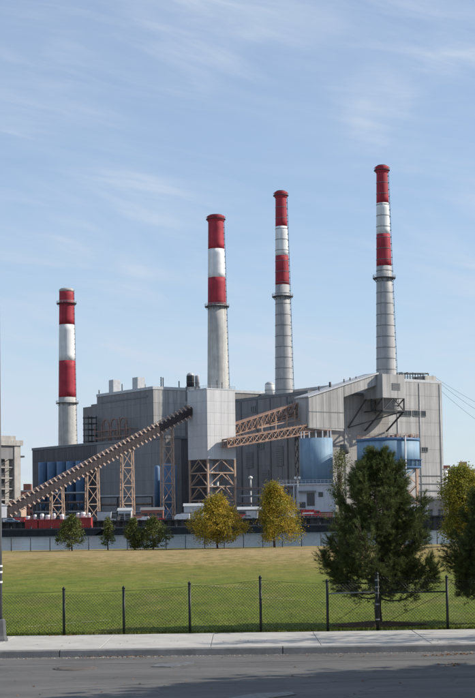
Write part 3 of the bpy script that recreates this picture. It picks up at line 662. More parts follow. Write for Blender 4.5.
# trestles
def trestle(label, px, ytop_gap, w_b, w_a):
    bb, _ = on_a(px, 515, CA); s = (bb - cb0) / dr_.x; top = cpt(s, 0, -HH - .45).z
    t = plant_thing('trestle_tower', label, 'trestle', bb, CA, LAND, 'conveyor trestle towers'); n = max(2, round(top / 6.0)); sl = dr_.z / dr_.x
    tw = .86
    def pt(i, x, y): f = i / n; k = 1 + (tw - 1) * f; return Vector((x * k, y * k, (top + sl * x * k) * f if i == n else top * f))
    cs = [(-w_b / 2, -w_a / 2), (w_b / 2, -w_a / 2), (w_b / 2, w_a / 2), (-w_b / 2, w_a / 2)]
    for c in cs: MB().bar(pt(0, *c), pt(n, *c), .31).build('leg', 'rust_steel', t)
    for i in range(n):
        for j in range(4):
            c, e_ = cs[j], cs[(j + 1) % 4]
            if j == 0: MB().bar(pt(i, *c), pt(i + 1, *e_), .17).build('brace', 'rust_steel', t); MB().bar(pt(i, *e_), pt(i + 1, *c), .17).build('brace', 'rust_steel', t)
            elif j != 2: MB().bar(pt(i, *c), pt(i + 1, *e_), .14).build('brace', 'rust_steel', t)
            MB().bar(pt(i + 1, *c), pt(i + 1, *e_), .24).build('beam', 'rust_steel', t)
            if i == 0: MB().bar(pt(0, *c) + Vector((0, 0, .3)), pt(0, *e_) + Vector((0, 0, .3)), .28).build('beam', 'rust_steel', t)
    return t
trestle('shortest rusty lattice trestle, nearest the low end of the conveyor', 57, 0, 4.9, 1.5)
trestle('second rusty lattice trestle from the left under the dark conveyor', 92.5, 0, 4.9, 1.5)
trestle('third rusty lattice trestle from the left under the dark conveyor', 127.5, 0, 4.9, 1.5)
trestle('tallest rusty lattice trestle under the dark conveyor, nearest the tower', 168, 0, 4.9, 1.5)
# transfer house at its foot
c = Dp(0, 512, 474); t = thing('transfer_house', 'small blue grey shed at the foot of the coal conveyor', 'shed', (c.x, c.y, LAND), PA)
zt = Zat(4, 505.5, 474) - LAND; zbm = Zat(4, 517, 474) - LAND
MB().box(-3.6, 1.6, -1.5, 3.5, zbm - 2, zt).build('wall', 'white_wall', t); MB().prism([(-3.9, -1.8, zt), (1.9, -1.8, zt), (-1, -1.8, zt + .9)], (0, 5.6, 0)).build('roof', 'galvanised', t)
for x in (-3.3, 1.3): MB().bar((x, -1.3, -4), (x, -1.3, zbm - 2), .4).build('leg', 'rust_steel', t)

# --- two truss bridges from tower to gallery
def bridge(name, label, a0, a1, left, right, hpx, m1):
    (pL, yT, yB) = left; (pR, yT2, yB2) = right
    bL, zlt = on_a(pL, yT, a0); _, zlb = on_a(pL, yB, a0); bR_, zrt = on_a(pR, yT2, a0); _, zrb = on_a(pR, yB2, a0)
    t = plant_thing(name, label, 'conveyor', bL, a0); Lx = bR_ - bL; n = 13; wd = a1 - a0
    def P(i, y, k): u = i / n; lo = zlb + (zrb - zlb) * u; hi = zlt + (zrt - zlt) * u; return Vector((Lx * u, y, (lo if k == 0 else hi) - LAND))
    for y in (0, wd):
        MB().bar(P(0, y, 0), P(n, y, 0), .42).build('bottom_chord', 'rust_mid', t); MB().bar(P(0, y, 1), P(n, y, 1), .42).build('top_chord', 'rust_mid', t)
        for i in range(n + 1): MB().bar(P(i, y, 0), P(i, y, 1), .24).build('vertical', 'rust_mid', t)
        for i in range(n):
            MB().bar(P(i, y, 0), P(i + 1, y, 1), .24).build('diagonal', m1, t); MB().bar(P(i, y, 1), P(i + 1, y, 0), .18).build('diagonal', 'rust_dark', t)
    MB().prism([P(0, .2, 0) + Vector((0, 0, -.1)), P(n, .2, 0) + Vector((0, 0, -.1)), P(n, .2, 0) + Vector((0, 0, .25)), P(0, .2, 0) + Vector((0, 0, .25))], (0, wd - .4, 0)).build('deck', 'rust_dark', t)
    MB().prism([P(0, .1, 1) + Vector((0, 0, .05)), P(n, .1, 1) + Vector((0, 0, .05)), P(n, .1, 1) + Vector((0, 0, .3)), P(0, .1, 1) + Vector((0, 0, .3))], (0, wd - .2, 0)).build('roof', 'rust_dark', t)
    bl = MB(); bl.prism([P(0, wd * .3, 0) + Vector((0, 0, .9)), P(n, wd * .3, 0) + Vector((0, 0, .9)), P(n, wd * .3, 0) + Vector((0, 0, 1.2)), P(0, wd * .3, 0) + Vector((0, 0, 1.2))], (0, wd * .4, 0)); bl.build('belt', 'dark_steel', t)
    for i in range(2 * n): u = P(i / 2, -.15, 1); MB().bar(u, u + Vector((0, 0, .7)), .14).build('bracket', 'rust_mid', t); v = P(i / 2, -.15, 0); MB().bar(v, v - Vector((0, 0, .5)), .16).build('bracket', 'rust_dark', t)
    return t
bridge('truss_bridge', 'upper rusty steel conveyor bridge between the tower and the gallery', TA + 1.0, TA + 4.6, (234, 424.5, 435), (309, 400, 412), 0, 'rust_mid')
bridge('truss_bridge', 'lower rusty steel conveyor bridge sticking out past the tower face', -7.4, -4.2, (227.5, 439.5, 447), (309, 425, 433.5), 0, 'rust_steel')
# post bents between the two decks and the dark lattice leg
t = plant_thing('bridge_bent', 'dark lattice leg carrying the rusty bridges beside the left blue tank', 'trestle', on_a(299, 450, -6)[0], -6)
zt = on_a(299, 432, -6)[1] - LAND
for x in (-.8, .8):
    for y in (-1, 1): MB().bar((x, y, 0), (x, y, zt), .35).build('leg', 'dark_steel', t)
nn = 8
for i in range(nn):
    z0, z1 = zt * i / nn, zt * (i + 1) / nn
    for y in (-1, 1): MB().bar((-.8, y, z0), (.8, y, z1), .22).build('brace', 'dark_steel', t)
    for x in (-.8, .8): MB().bar((x, -1, z0), (x, 1, z1), .22).build('brace', 'dark_steel', t)
t = plant_thing('bridge_posts', 'row of rusty posts propping the upper bridge above the lower one', 'trestle', on_a(272, 430, -3.2)[0], -3.2)
b0_ = on_a(272, 430, -3.2)[0]
for p, y0, y1 in ((262, 434, 421), (276, 431, 416), (287, 429, 413), (295, 427, 410), (302, 426, 408)):
    bb, zl_ = on_a(p, y0 + 4, -3.2); _, zh_ = on_a(p, y1, -3.2); MB().bar((bb - b0_, 0, zl_ - LAND - 1.5), (bb - b0_, 0, zh_ - LAND), .34).build('post', 'rust_steel', t)
bb0, zz0_ = on_a(259, 428, -3.2); bb1, zz1_ = on_a(306, 418, -3.2); MB().bar((bb0 - b0_, 0, zz0_ - LAND), (bb1 - b0_, 0, zz1_ - LAND), .3).build('rail', 'rust_steel', t)

# --- blue tanks
Y1 = 520; c1 = Dp(316.7, 483, Y1); r1 = 16.6 / F * Y1; z1t = Zat(316.7, 438.5, Y1) - LAND; z1b = Zat(316.7, 483.5, Y1) - LAND
t = thing('storage_tank', 'blue cylindrical tank with flat open top standing on the white building', 'tank', (c1.x, c1.y, LAND + z1b), PA)
hh = z1t - z1b
MB().lathe([(r1, 0), (r1, hh), (r1 - .25, hh), (r1 - .25, hh - 1)], 48).build('shell', 'tank_blue', t)
MB().lathe([(r1 - .3, hh - 1.2), (.1, hh - .2)], 40).build('roof', 'tank_blue', t)
MB().ring(r1 - .02, r1 + .12, .3, .7, 48).build('band', 'tank_band', t)
for k in range(14):
    an = 2 * math.pi * k / 14; MB().bar(((r1 - .5) * math.cos(an), (r1 - .5) * math.sin(an), hh - .9), ((r1 - .5) * math.cos(an), (r1 - .5) * math.sin(an), hh + 2.6), .3).build('post', 'white_wall', t)
MB().ring(r1 - .8, r1 - .25, hh + 2.6, hh + 2.9, 32).build('top_ring', 'rust_dark', t)
Wb = thing('white_building', 'low white building under the left blue tank with dark doors', 'building', (c1.x, c1.y, LAND), 0)
wx0 = Xat(297, 500, 512) - c1.x; wx1 = Xat(336, 500, 512) - c1.x; yf_ = 512 - c1.y
MB().box(wx0, wx1, yf_, yf_ + 19, 0, z1b - .6).build('wall', 'white_wall', Wb); MB().box(wx0 - .4, wx1 + .4, yf_ - .5, yf_ + 19, z1b - .6, z1b - .02).build('roof', 'galvanised', Wb)
rl = MB()
for zz in (.55, 1.1): rl.bar((wx0 - 6, yf_ - .4, z1b + zz), (wx1, yf_ - .4, z1b + zz), .08)
for k in range(16): x = wx0 - 6 + (wx1 - wx0 + 6) * k / 15; rl.bar((x, yf_ - .4, z1b - .1), (x, yf_ - .4, z1b + 1.15), .08)
rl.build('railing', 'white_paint', Wb)
MB().box(wx0 - 6.5, wx0 - .4, yf_ - .5, yf_ + 5, z1b - .7, z1b - .12).build('platform', 'white_wall', Wb)
for x in (wx0 - 6, wx0 - 1): MB().bar((x, yf_, 0), (x, yf_, z1b - .7), .4).build('leg', 'white_wall', Wb)
def pbox(name, p0, p1, y0, y1, m, pr=.12):
    a = Dp(p0, y1, 512); b = Dp(p1, y0, 512); return MB().box(a.x - c1.x, b.x - c1.x, yf_ - pr, yf_ + .02, a.z - LAND, b.z - LAND).build(name, m, Wb)
o = pbox('door', 307, 314.5, 493, 506, 'glass_dark'); pbox('window', 318.5, 323, 492, 497, 'glass_dark'); o = pbox('door', 299.5, 305.5, 502, 508, 'glass_dark'); pbox('canopy', 298, 316, 490.5, 492.5, 'trim', 1.4)
# floodlight mast
c = Dp(298.3, 515, 505); t = thing('floodlight_mast', 'slim mast with two floodlights in front of the white building', 'light mast', (c.x, c.y, LAND)); zz = Zat(298.3, 478.5, 505) - LAND
MB().tube((0, 0, 0), (0, 0, zz), .16, .12, 8).build('mast', 'galvanised', t); MB().bar((-1, 0, zz), (1, 0, zz), .16).build('crossbar', 'galvanised', t)
for x in (-.8, .6): MB().box(x - .38, x + .38, -.5, .1, zz - .1, zz + .6).build('floodlight', 'white_paint', t)

Y2 = 515; c2 = Dp(389, 490, Y2); r2 = 31.2 / F * Y2; zt2 = Zat(389, 438.5, Y2) - LAND; zm2 = Zat(389, 468, Y2) - LAND; zc2 = Zat(389, 487, Y2) - LAND; zbd = Zat(389, 460, Y2) - LAND
t = thing('hopper_tank', 'wide blue hopper tank with conical bottom on steel legs behind the pine', 'tank', (c2.x, c2.y, LAND), PA)
MB().lathe([(r2, zm2), (r2, zt2 - .6), (r2 - .2, zt2 - .6)], 56).build('shell', 'tank_blue', t)
MB().lathe([(1.4, zc2 - 1.5), (r2, zm2 - .02)], 56).build('hopper', 'tank_blue', t)
MB().lathe([(r2 + .15, zt2 - 1.2), (r2 + .15, zt2 - .2), (.2, zt2 + .6)], 56).build('roof', 'tank_band', t)
MB().ring(r2 + .02, r2 + .9, zbd - .2, zbd, 56).build('walkway', 'tank_band', t); MB().ring(r2 + .02, r2 + .5, zm2 - .2, zm2 + .3, 56).build('walkway', 'tank_band', t)
for k in range(28):
    an = 2 * math.pi * (k + .3) / 28; MB().bar(((r2 + .3) * math.cos(an), (r2 + .3) * math.sin(an), zm2 + .1), ((r2 + .3) * math.cos(an), (r2 + .3) * math.sin(an), zbd - .1), .26).build('stiffener', 'tank_band', t)
rl = MB()
for zz in (.6, 1.15): rl.ring(r2 - .3, r2 - .2, zt2 + zz - .05, zt2 + zz + .05, 40)
for k in range(30): an = 2 * math.pi * k / 30; rl.bar(((r2 - .25) * math.cos(an), (r2 - .25) * math.sin(an), zt2 - .4), ((r2 - .25) * math.cos(an), (r2 - .25) * math.sin(an), zt2 + 1.2), .1)
rl.build('railing', 'rust_dark', t)
for k in range(7): MB().box(-r2 * .5 + k * 2.1, -r2 * .5 + k * 2.1 + 1.0, -r2 * .55, -r2 * .55 + 1.2, zt2, zt2 + .5 + .35 * (k % 3)).build('roof_unit', 'rust_dark', t)
for k in range(8):
    an = 2 * math.pi * (k + .5) / 8; x, y = (r2 - .3) * math.cos(an), (r2 - .3) * math.sin(an)
    MB().bar((x, y, 0), (x, y, zm2), .55).build('leg', 'rust_steel', t)
    an2 = 2 * math.pi * (k + 1.5) / 8; x2, y2 = (r2 - .3) * math.cos(an2), (r2 - .3) * math.sin(an2)
    for q0, q1 in ((0, .33), (.33, .66), (.66, 1)): MB().bar((x, y, zm2 * q0), (x2, y2, zm2 * q1), .26).build('brace', 'rust_steel', t); MB().bar((x2, y2, zm2 * q0), (x, y, zm2 * q1), .26).build('brace', 'rust_steel', t)
MB().tube((0, 0, 0), (0, 0, zc2), 1.0, n=14).build('chute', 'tank_band', t)
pp_ = MB(); an = R_(-36 - 90 - 5); x, y = (r2 + .5) * math.cos(an), (r2 + .5) * math.sin(an); an = R_(-36 - 90 + 25); x, y = (r2 + .6) * math.cos(an), (r2 + .6) * math.sin(an)
pp_.tube((x, y, 0), (x, y, zt2 + .3), .28, n=8); pp_.build('downpipe', 'galvanised', t)

# --- ship unloading tower at the left edge
Yl = 492; c = Dp(13, 500, Yl); t = thing('unloading_tower', 'weathered pale coal unloading tower with open framework at the left edge', 'tower', (c.x, c.y, LAND), R_(40)); zt = Zat(12, 441, Yl) - LAND; k = Yl / F
MB().box(-.6, 1.7, -2, 1.5, 0, zt - 1.5).build('column', 'concrete_old', t); MB().box(-10, -8, -2, 1.5, 0, zt - 1.5).build('column', 'concrete_old', t)
MB().box(-.4, 1.5, 5, 7, 0, zt - 1.5).build('column', 'concrete_old', t); MB().box(-10, -8, 5, 7, 0, zt - 1.5).build('column', 'concrete_old', t)
MB().box(-11, 2.5, -2.4, 7.4, zt - 1.6, zt + .1).build('cap_beam', 'concrete_old', t); MB().box(-9, .5, -1, 6, zt + .1, zt + 1.6).build('machine_house', 'concrete_old', t)
for z in (4, 7.5, 11, 14.5, 18, 21.5):
    if z < zt - 3: MB().box(-8, -.6, -1.5, 6.5, z, z + .35).build('floor', 'concrete_old', t); MB().bar((-8, -1.6, z + 1.2), (-.6, -1.6, z + 1.2), .12).build('rail', 'dark_steel', t); MB().bar((-8, -1.2, z), (-.6, -1.2, z + 3.5), .28).build('brace', 'dark_steel', t)
MB().box(-7.5, -3, 0, 5.5, 0, zt - 6).build('hoist_shaft', 'cladding_dark', t); MB().box(-8, -.6, -1.7, -1.2, zt - 6, zt - 1.7).build('panel', 'cladding_mid', t)
zb2 = Zat(17, 456.5, Yl) - LAND; MB().box(1.7, 3.9, -1, 1, zb2 - .3, zb2 + .3).build('bracket', 'dark_steel', t); MB().bar((2.1, 0, zb2 - 2), (2.1, 0, zb2), .3).build('bracket', 'dark_steel', t)

# --- ground level plant between trestles and walls: pipe racks and sheds
def rack(label, p0, p1, Y, ytop, levels, m='dark_steel'):
    a = Dp(p0, 515, Y); b = Dp(p1, 515, Y); h = Zat((p0 + p1) / 2, ytop, Y) - LAND; L_ = b.x - a.x
    t = thing('pipe_rack', label, 'pipe rack', (a.x, a.y, LAND)); n = max(2, int(L_ / 5))
    for i in range(n + 1):
        for y in (0, 3.5): MB().bar((L_ * i / n, y, 0), (L_ * i / n, y, h), .36).build('post', m, t)
    for l in range(levels):
        z = h * (l + 1) / levels
        for y in (0, 3.5): MB().bar((0, y, z), (L_, y, z), .34).build('beam', m, t)
        for y in (.8, 1.7, 2.6): MB().tube((-.5, y, z + .35), (L_ + .5, y, z + .35), .28, n=8).build('pipe', 'galvanised' if (l + int(y * 2)) % 2 else 'rust_dark', t)
    return t
rack('dark pipe rack behind the two left trestles, below the five silos', 34, 84, 520, 494, 3)
rack('dark pipe rack behind the middle trestles, left of the big blue silo', 100, 152, 522, 497, 3)
rack('grey pipe rack right of the tower legs, behind the golden trees', 238, 296, 523, 489, 4, 'trim')
def shed(label, p0, p1, Y, ytop, m, roofm='galvanised', dp=5, doors=1, name='shed'):
    a = Dp(p0, 515, Y); b = Dp(p1, 515, Y); h = Zat((p0 + p1) / 2, ytop, Y) - LAND; L_ = b.x - a.x
    t = thing(name, label, 'shed', (a.x, a.y, LAND)); MB().box(0, L_, 0, dp, 0, h).build('wall', m, t); MB().prism([(-.3, -.4, h), (-.3, dp + .4, h), (-.3, dp / 2, h + .9)], (L_ + .6, 0, 0)).build('roof', roofm, t)
    for i in range(doors): x = L_ * (i + .5) / doors; MB().box(x - .9, x + .9, -.1, .02, .05, min(2.6, h * .8)).build('door', 'glass_dark', t)
    return t
shed('small pale shed on the quay beside the third trestle', 118, 131, 486, 510.5, 'white_wall', doors=2)
shed('dark red shed on the quay below the big blue silo', 141, 163, 490, 510, 'brick_far', 'roofing', doors=3)
shed('pale blue grey shed at the tower foot behind the round golden tree', 184, 203, 488, 506, 'white_wall', doors=2)
shed('low grey shed on the quay between the two golden trees', 238, 262, 484, 509.5, 'cladding_mid', doors=3)
shed('small pale hut beneath the blue hopper tank right of the pine', 405, 428, 486, 507, 'white_wall', doors=2)
shed('grey equipment block at the foot of the sunlit end wall', 404, 446, 540, 499, 'cladding_brown', 'roofing', doors=4)
# vertical vents with steam pipes in the shaded court
for p, yt, lab in ((251, 479, 'slim pale vent stack in the shaded court right of the tower'), (332, 480, 'pale vent pipe at the corner of the white building')):
    c = Dp(p, 515, 531); h = Zat(p, yt, 531) - LAND; t = thing('vent_stack', lab, 'vent stack', (c.x, c.y, LAND))
    MB().tube((0, 0, 0), (0, 0, h * .7), .5, .32, 12).build('pipe', 'galvanised', t); MB().tube((0, 0, h * .7), (0, 0, h), .32, .3, 12).build('pipe', 'galvanised', t); MB().lathe([(.3, h), (.75, h + .2), (.75, h + .7), (.1, h + 1.1)], 14).build('cowl', 'white_paint', t)

# --- barges
def barge(label, x0, x1, y0, y1, freeboard):
    t = thing('barge', label, 'barge', (0, 0, WATER)); Lb = x1 - x0; zt = freeboard
    pr = [(x0 + 3.5, -.8), (x1 - 3.5, -.8), (x1, zt * .6), (x1, zt), (x0, zt), (x0, zt * .6)]
    MB().prism([(x, y0, z) for x, z in pr], (0, y1 - y0, 0)).build('hull', 'barge_black', t)
    MB().box(x0 - .1, x1 + .1, y0 - .2, y1 + .2, zt - .45, zt + .02).build('rubbing_strake', 'dark_steel', t)
    n = int(Lb / 6)
    for i in range(n): x = x0 + (i + .5) * Lb / n; MB().lathe([(.35, zt), (.2, zt + .15), (.2, zt + .55), (.38, zt + .7)], 10, (x, y0 + .6, 0)).build('bollard', 'dark_steel', t)
    return t
Yb = 452; DECK = 2.35
barge('black barge with red deck cargo moored below the conveyor', Xat(-60, 525, Yb), Xat(101, 525, Yb), Yb, Yb + 10, DECK)
barge('long black barge moored below the tower, behind the golden trees', Xat(104, 525, Yb), Xat(330, 525, Yb), Yb, Yb + 10, DECK)
def deckbox(label, p0, p1, y0, y1, m, Y=454, d=4, n=0, name='deck_container', cat='container'):
    a = Dp(p0, y1, Y); b = Dp(p1, y0, Y); zb = WATER + DECK + .01; t = thing(name, label, cat, (a.x, Y, zb)); L_ = b.x - a.x; h = b.z - zb
    MB().box(0, L_, 0, d, 0, h).build('shell', m, t); rb = MB(); k = int(L_ / .9)
    for i in range(k): rb.box(L_ * (i + .2) / k, L_ * (i + .6) / k, -.09, .02, .15, h - .15)
    rb.build('corrugation', m, t); MB().box(-.05, L_ + .05, -.12, d + .05, h - .16, h + .03).build('top_rail', m, t); return t
deckbox('red container on the barge deck at the left, nearest the conveyor foot', 25, 37.5, 519.5, 527, 'barge_red')
deckbox('long red deck housing on the barge behind the small tree', 38.5, 66, 519.3, 527, 'barge_red', d=5)
deckbox('short red deck housing at the right end of the left barge', 67, 91, 517.5, 526, 'barge_red', d=5)
for i, (p, yt, wpx) in enumerate(((28, 515.5, 4), (35, 513.5, 3), (42, 512.5, 4), (48, 514, 5), (54, 512, 3), (62, 513, 4), (78, 512, 3.5), (83, 511, 5), (89, 512, 3))):
    c = Dp(p, yt, 457); zb = Zat(p, 518.6 if p < 67 else 516, 457); r = wpx / 2 / F * 457
    lab = ['white drum on top of the leftmost red container', 'slim white drum at the right end of the leftmost red container', 'tall white drum at the left end of the long red housing', 'wide white drum left of the first trestle foot', 'slim white drum before the first trestle', 'white drum at the right end of the long red housing', 'white drum at the left of the right red housing', 'biggest white drum on the right red housing', 'slim white drum at the right end of the right red housing'][i]
    t = thing('deck_drum', lab, 'drum', (c.x, 457, zb), 0, 'white drums on the red deck cargo'); h = (c.z - zb) * .8
    MB().lathe([(r, -.6), (r, h * .85), (r * .7, h)], 14).build('shell', 'white_paint', t); MB().ring(r - .01, r + .07, h * .4, h * .4 + .15, 14).build('band', 'galvanised', t)
# quay clutter: crates and machines along the edge
cl_m = ['white_wall', 'rust_dark', 'brick_far', 'dark_steel', 'galvanised', 'truck_red']
pos = ['at the far left, below the unloading tower', 'just right of the unloading tower foot', 'left of the second trestle', 'right of the second trestle', 'left of the third trestle', 'right of the third trestle', 'left of the tallest trestle', 'right of the tallest trestle', 'left of the tower legs', 'between the tower legs', 'right of the tower legs', 'left of the pointed golden tree', 'right of the pointed golden tree', 'beside the red truck', 'just left of the big pine', 'under the hopper tank']
cn = {'white_wall': 'pale', 'rust_dark': 'rusty', 'brick_far': 'dull red', 'dark_steel': 'black', 'galvanised': 'grey', 'truck_red': 'red'}
for i, p in enumerate((8, 19, 80, 104, 113, 139, 153, 178, 186, 212, 240, 252, 291, 299, 327, 413)):
    m = cl_m[(i * 5 + i // 3) % 6]; c = Dp(p, 515, 472 + (i % 3) * 3); wd = 2.0 + rnd.random() * 2.2; h = 1.6 + rnd.random() * 1.6
    t = thing('quay_bin', cn[m] + ' metal bin on the quay ' + pos[i], 'bin', (c.x, c.y, LAND + .02), rnd.uniform(-.3, .3), 'metal bins along the quay')
    MB().prism([(-wd / 2, 0, .25), (wd / 2, 0, .25), (wd / 2 + .3, 0, h), (-wd / 2 - .3, 0, h)], (0, 2, 0)).build('bin_body', m, t)
    MB().box(-wd / 2 - .4, wd / 2 + .4, -.1, 2.1, h, h + .15).build('rim', 'dark_steel', t)
    for s in (-1, 1): MB().box(s * wd * .4 - .15, s * wd * .4 + .15, .1, 1.9, 0, .25).build('skid', 'dark_steel', t)
# red truck on the quay left of the pine
c = Dp(301.5, 515, 470); t = thing('truck', 'red truck on the quay in front of the white building', 'truck', (c.x, c.y, LAND))
MB().box(0, 4.1, 0, 2.3, .9, 2.9).build('cargo_box', 'truck_red', t); MB().prism([(4.25, 0, .7), (6.1, 0, .7), (6.1, 0, 1.7), (5.7, 0, 2.6), (4.25, 0, 2.6)], (0, 2.3, 0)).build('cab', 'truck_red', t)
MB().box(.0, 6.1, .2, 2.1, .55, .9).build('chassis', 'dark_steel', t); MB().box(4.6, 5.6, -.03, .02, 1.7, 2.35).build('window', 'glass_dark', t); MB().box(.3, 3.8, -.04, .01, 1.6, 2.0).build('stripe', 'white_paint', t)
for x in (.9, 2.0, 5.2):
    for y in (-.02, 2.0): w_ = MB().tube((x, y, .48), (x, y + .3, .48), .48, n=16).build('wheel', 'rubber', t); MB().tube((x, y - .02, .48), (x, y + .32, .48), .22, n=12).build('rim', 'galvanised', w_)


def car(label, px, Y, m, rz, van=False):
    c = Dp(px, 515, Y); t = thing('parked_car', label, 'van' if van else 'car', (c.x, c.y, LAND + .004), rz, 'vehicles parked on the quay'); h = 1.45 if not van else 2.1
    if van: MB().prism([(-2.4, -.9, .35), (2.4, -.9, .35), (2.4, -.9, 1.15), (1.7, -.9, h - .1), (1.3, -.9, h), (-2.4, -.9, h)], (0, 1.8, 0)).build('body', m, t); MB().box(.3, 1.5, -.93, -.89, 1.2, h - .25).build('window', 'glass_dark', t)
    else:
        MB().prism([(-2.2, -.87, .35), (2.2, -.87, .35), (2.2, -.87, .8), (1.0, -.87, .95), (-1.9, -.87, .98), (-2.2, -.87, .9)], (0, 1.74, 0)).build('body', m, t)
        MB().prism([(-1.8, -.76, .97), (1.0, -.76, .955), (.35, -.76, h), (-1.25, -.76, h + .01)], (0, 1.52, 0)).build('cabin', m, t); MB().prism([(-1.5, -.79, 1.02), (.7, -.79, 1.02), (.3, -.79, h - .08), (-1.15, -.79, h - .08)], (0, .05, 0)).build('window', 'glass_dark', t)
    for x in (-1.35, 1.35):
        for y in (-.9, .72): w_ = MB().tube((x, y, .33), (x, y + .18, .33), .33, n=14).build('wheel', 'rubber', t); MB().tube((x, y - .01, .33), (x, y + .19, .33), .18, n=10).build('rim', 'galvanised', w_)
for a_ in (('white van parked on the quay right of the first trestle foot', 69, 469, 'white_paint', 0, True), ('silver car on the quay left of the third trestle', 109, 470, 'galvanised', .1), ('white car on the quay right of the third trestle', 144, 470, 'white_paint', 3.1), ('red car on the quay below the big blue silo', 158, 471, 'truck_red', .05), ('white van on the quay right of the tallest trestle', 182, 470, 'white_paint', 3.1, True), ('silver car on the quay between the golden trees', 249, 470, 'galvanised', 0), ('white car on the quay left of the pointed golden tree', 244, 478, 'white_paint', .2), ('blue car on the quay at the far left', 12, 470, 'tank_blue', 0)): car(*a_)

qr = thing('quay_railing', 'thin pale railing along the top of the dark quay wall', 'railing', (0, 464.9, LAND + .5))
for z in (.5, 1.05): MB().bar((-100, 0, z), (110, 0, z), .07).build('rail', 'galvanised', qr)
pme = MB().bar((0, 0, 0), (0, 0, 1.1), .08).mesh('post', 'galvanised')
for i in range(85): inst('post', pme, qr, (-100 + i * 2.5, 0, 0))
# --- far buildings
def far_building(label, p0, p1, ytop, Y, m, cols, rws, extra=None):
    a = Dp(p0, 515, Y); b = Dp(p1, ytop, Y); h = b.z - LAND; L_ = b.x - a.x; t = thing('far_building', label, 'building', (a.x, Y, LAND))
    MB().box(0, L_, 0, 18, 0, h).build('wall', m, t); MB().box(-.3, L_ + .3, -.3, 18.3, h - .02, h + .7).build('roof', 'concrete_far', t)
    if extra: MB().box(L_ * extra[0], L_ * extra[1], 4, 12, h + .7, h + extra[2]).build('roof_house', m, t)
    z0 = max(2, h - rws * 3.6)
    for i in range(cols):
        for j in range(rws):
            x = L_ * (i + .25) / cols; w_ = L_ * .5 / cols; z = z0 + (h - z0 - 1) * (j + .3) / rws; o = MB().box(x, x + w_, -.06, .02, z, z + 1.7).build('window', 'glass_dark', t); MB().box(x - .15, x + w_ + .15, -.3, -.05, z - .25, z - .02).build('sill', 'concrete_far', o)
far_building('red brick far building with a roof house, seen right of the unloading tower', 16.5, 33, 491.5, 760, 'brick_far', 4, 4, (.35, .75, 4))
far_building('distant tan apartment block low behind the unloading tower', 8, 21, 498, 720, 'brick_tan', 4, 3)
far_building('distant red brick block just right of the power station', 447, 458, 470.5, 800, 'brick_far', 3, 5)
far_building('distant pale block between two brick ones at the right edge', 455, 468.5, 467.5, 860, 'brick_tan', 3, 5, (.55, .98, 3.5))
far_building('distant tan block farthest right above the yellow green tree', 467, 490, 470.5, 820, 'concrete_far', 5, 5)
c = Dp(446.5, 515, 600); t = thing('duct_riser', 'pale pipe riser just right of the power station end wall', 'duct', (c.x, c.y, LAND)); h = Zat(446.5, 468, 600) - LAND
MB().tube((0, 0, 0), (0, 0, h), .9, .9, 12).build('pipe', 'white_paint', t); MB().box(-1.8, 1.8, -1.2, 1.2, h, h + 1).build('platform', 'brick_far', t); MB().bar((-1.5, 0, h + 1), (-1.5, 0, h + 3.5), .3).build('post', 'galvanised', t); MB().bar((1, 0, h - 2), (4, 0, h), .4).build('arm', 'trim', t)
# power lines
for i, (pa, pb, Ya) in enumerate((((432, 375), (520, 420), 590), ((436, 380), (520, 432), 592), ((438, 388), (520, 446), 594))):
    a = Dp(*pa, Ya); b = Dp(*pb, 640); cb = MB(); pts = [a + (b - a) * u + Vector((0, 0, -5 * 4 * u * (1 - u) * .4)) for u in np.linspace(0, 1, 15)]
    for p, q_ in zip(pts, pts[1:]): cb.tube(p, q_, .05, n=5, caps=False)
    tag(cb.build('power_line', 'dark_steel'), ['topmost thin cable leaving the power station roof at the right', 'middle thin cable leaving the power station roof at the right', 'lowest thin cable leaving the power station roof at the right'][i], 'cable', 'cables to the right of the power station')

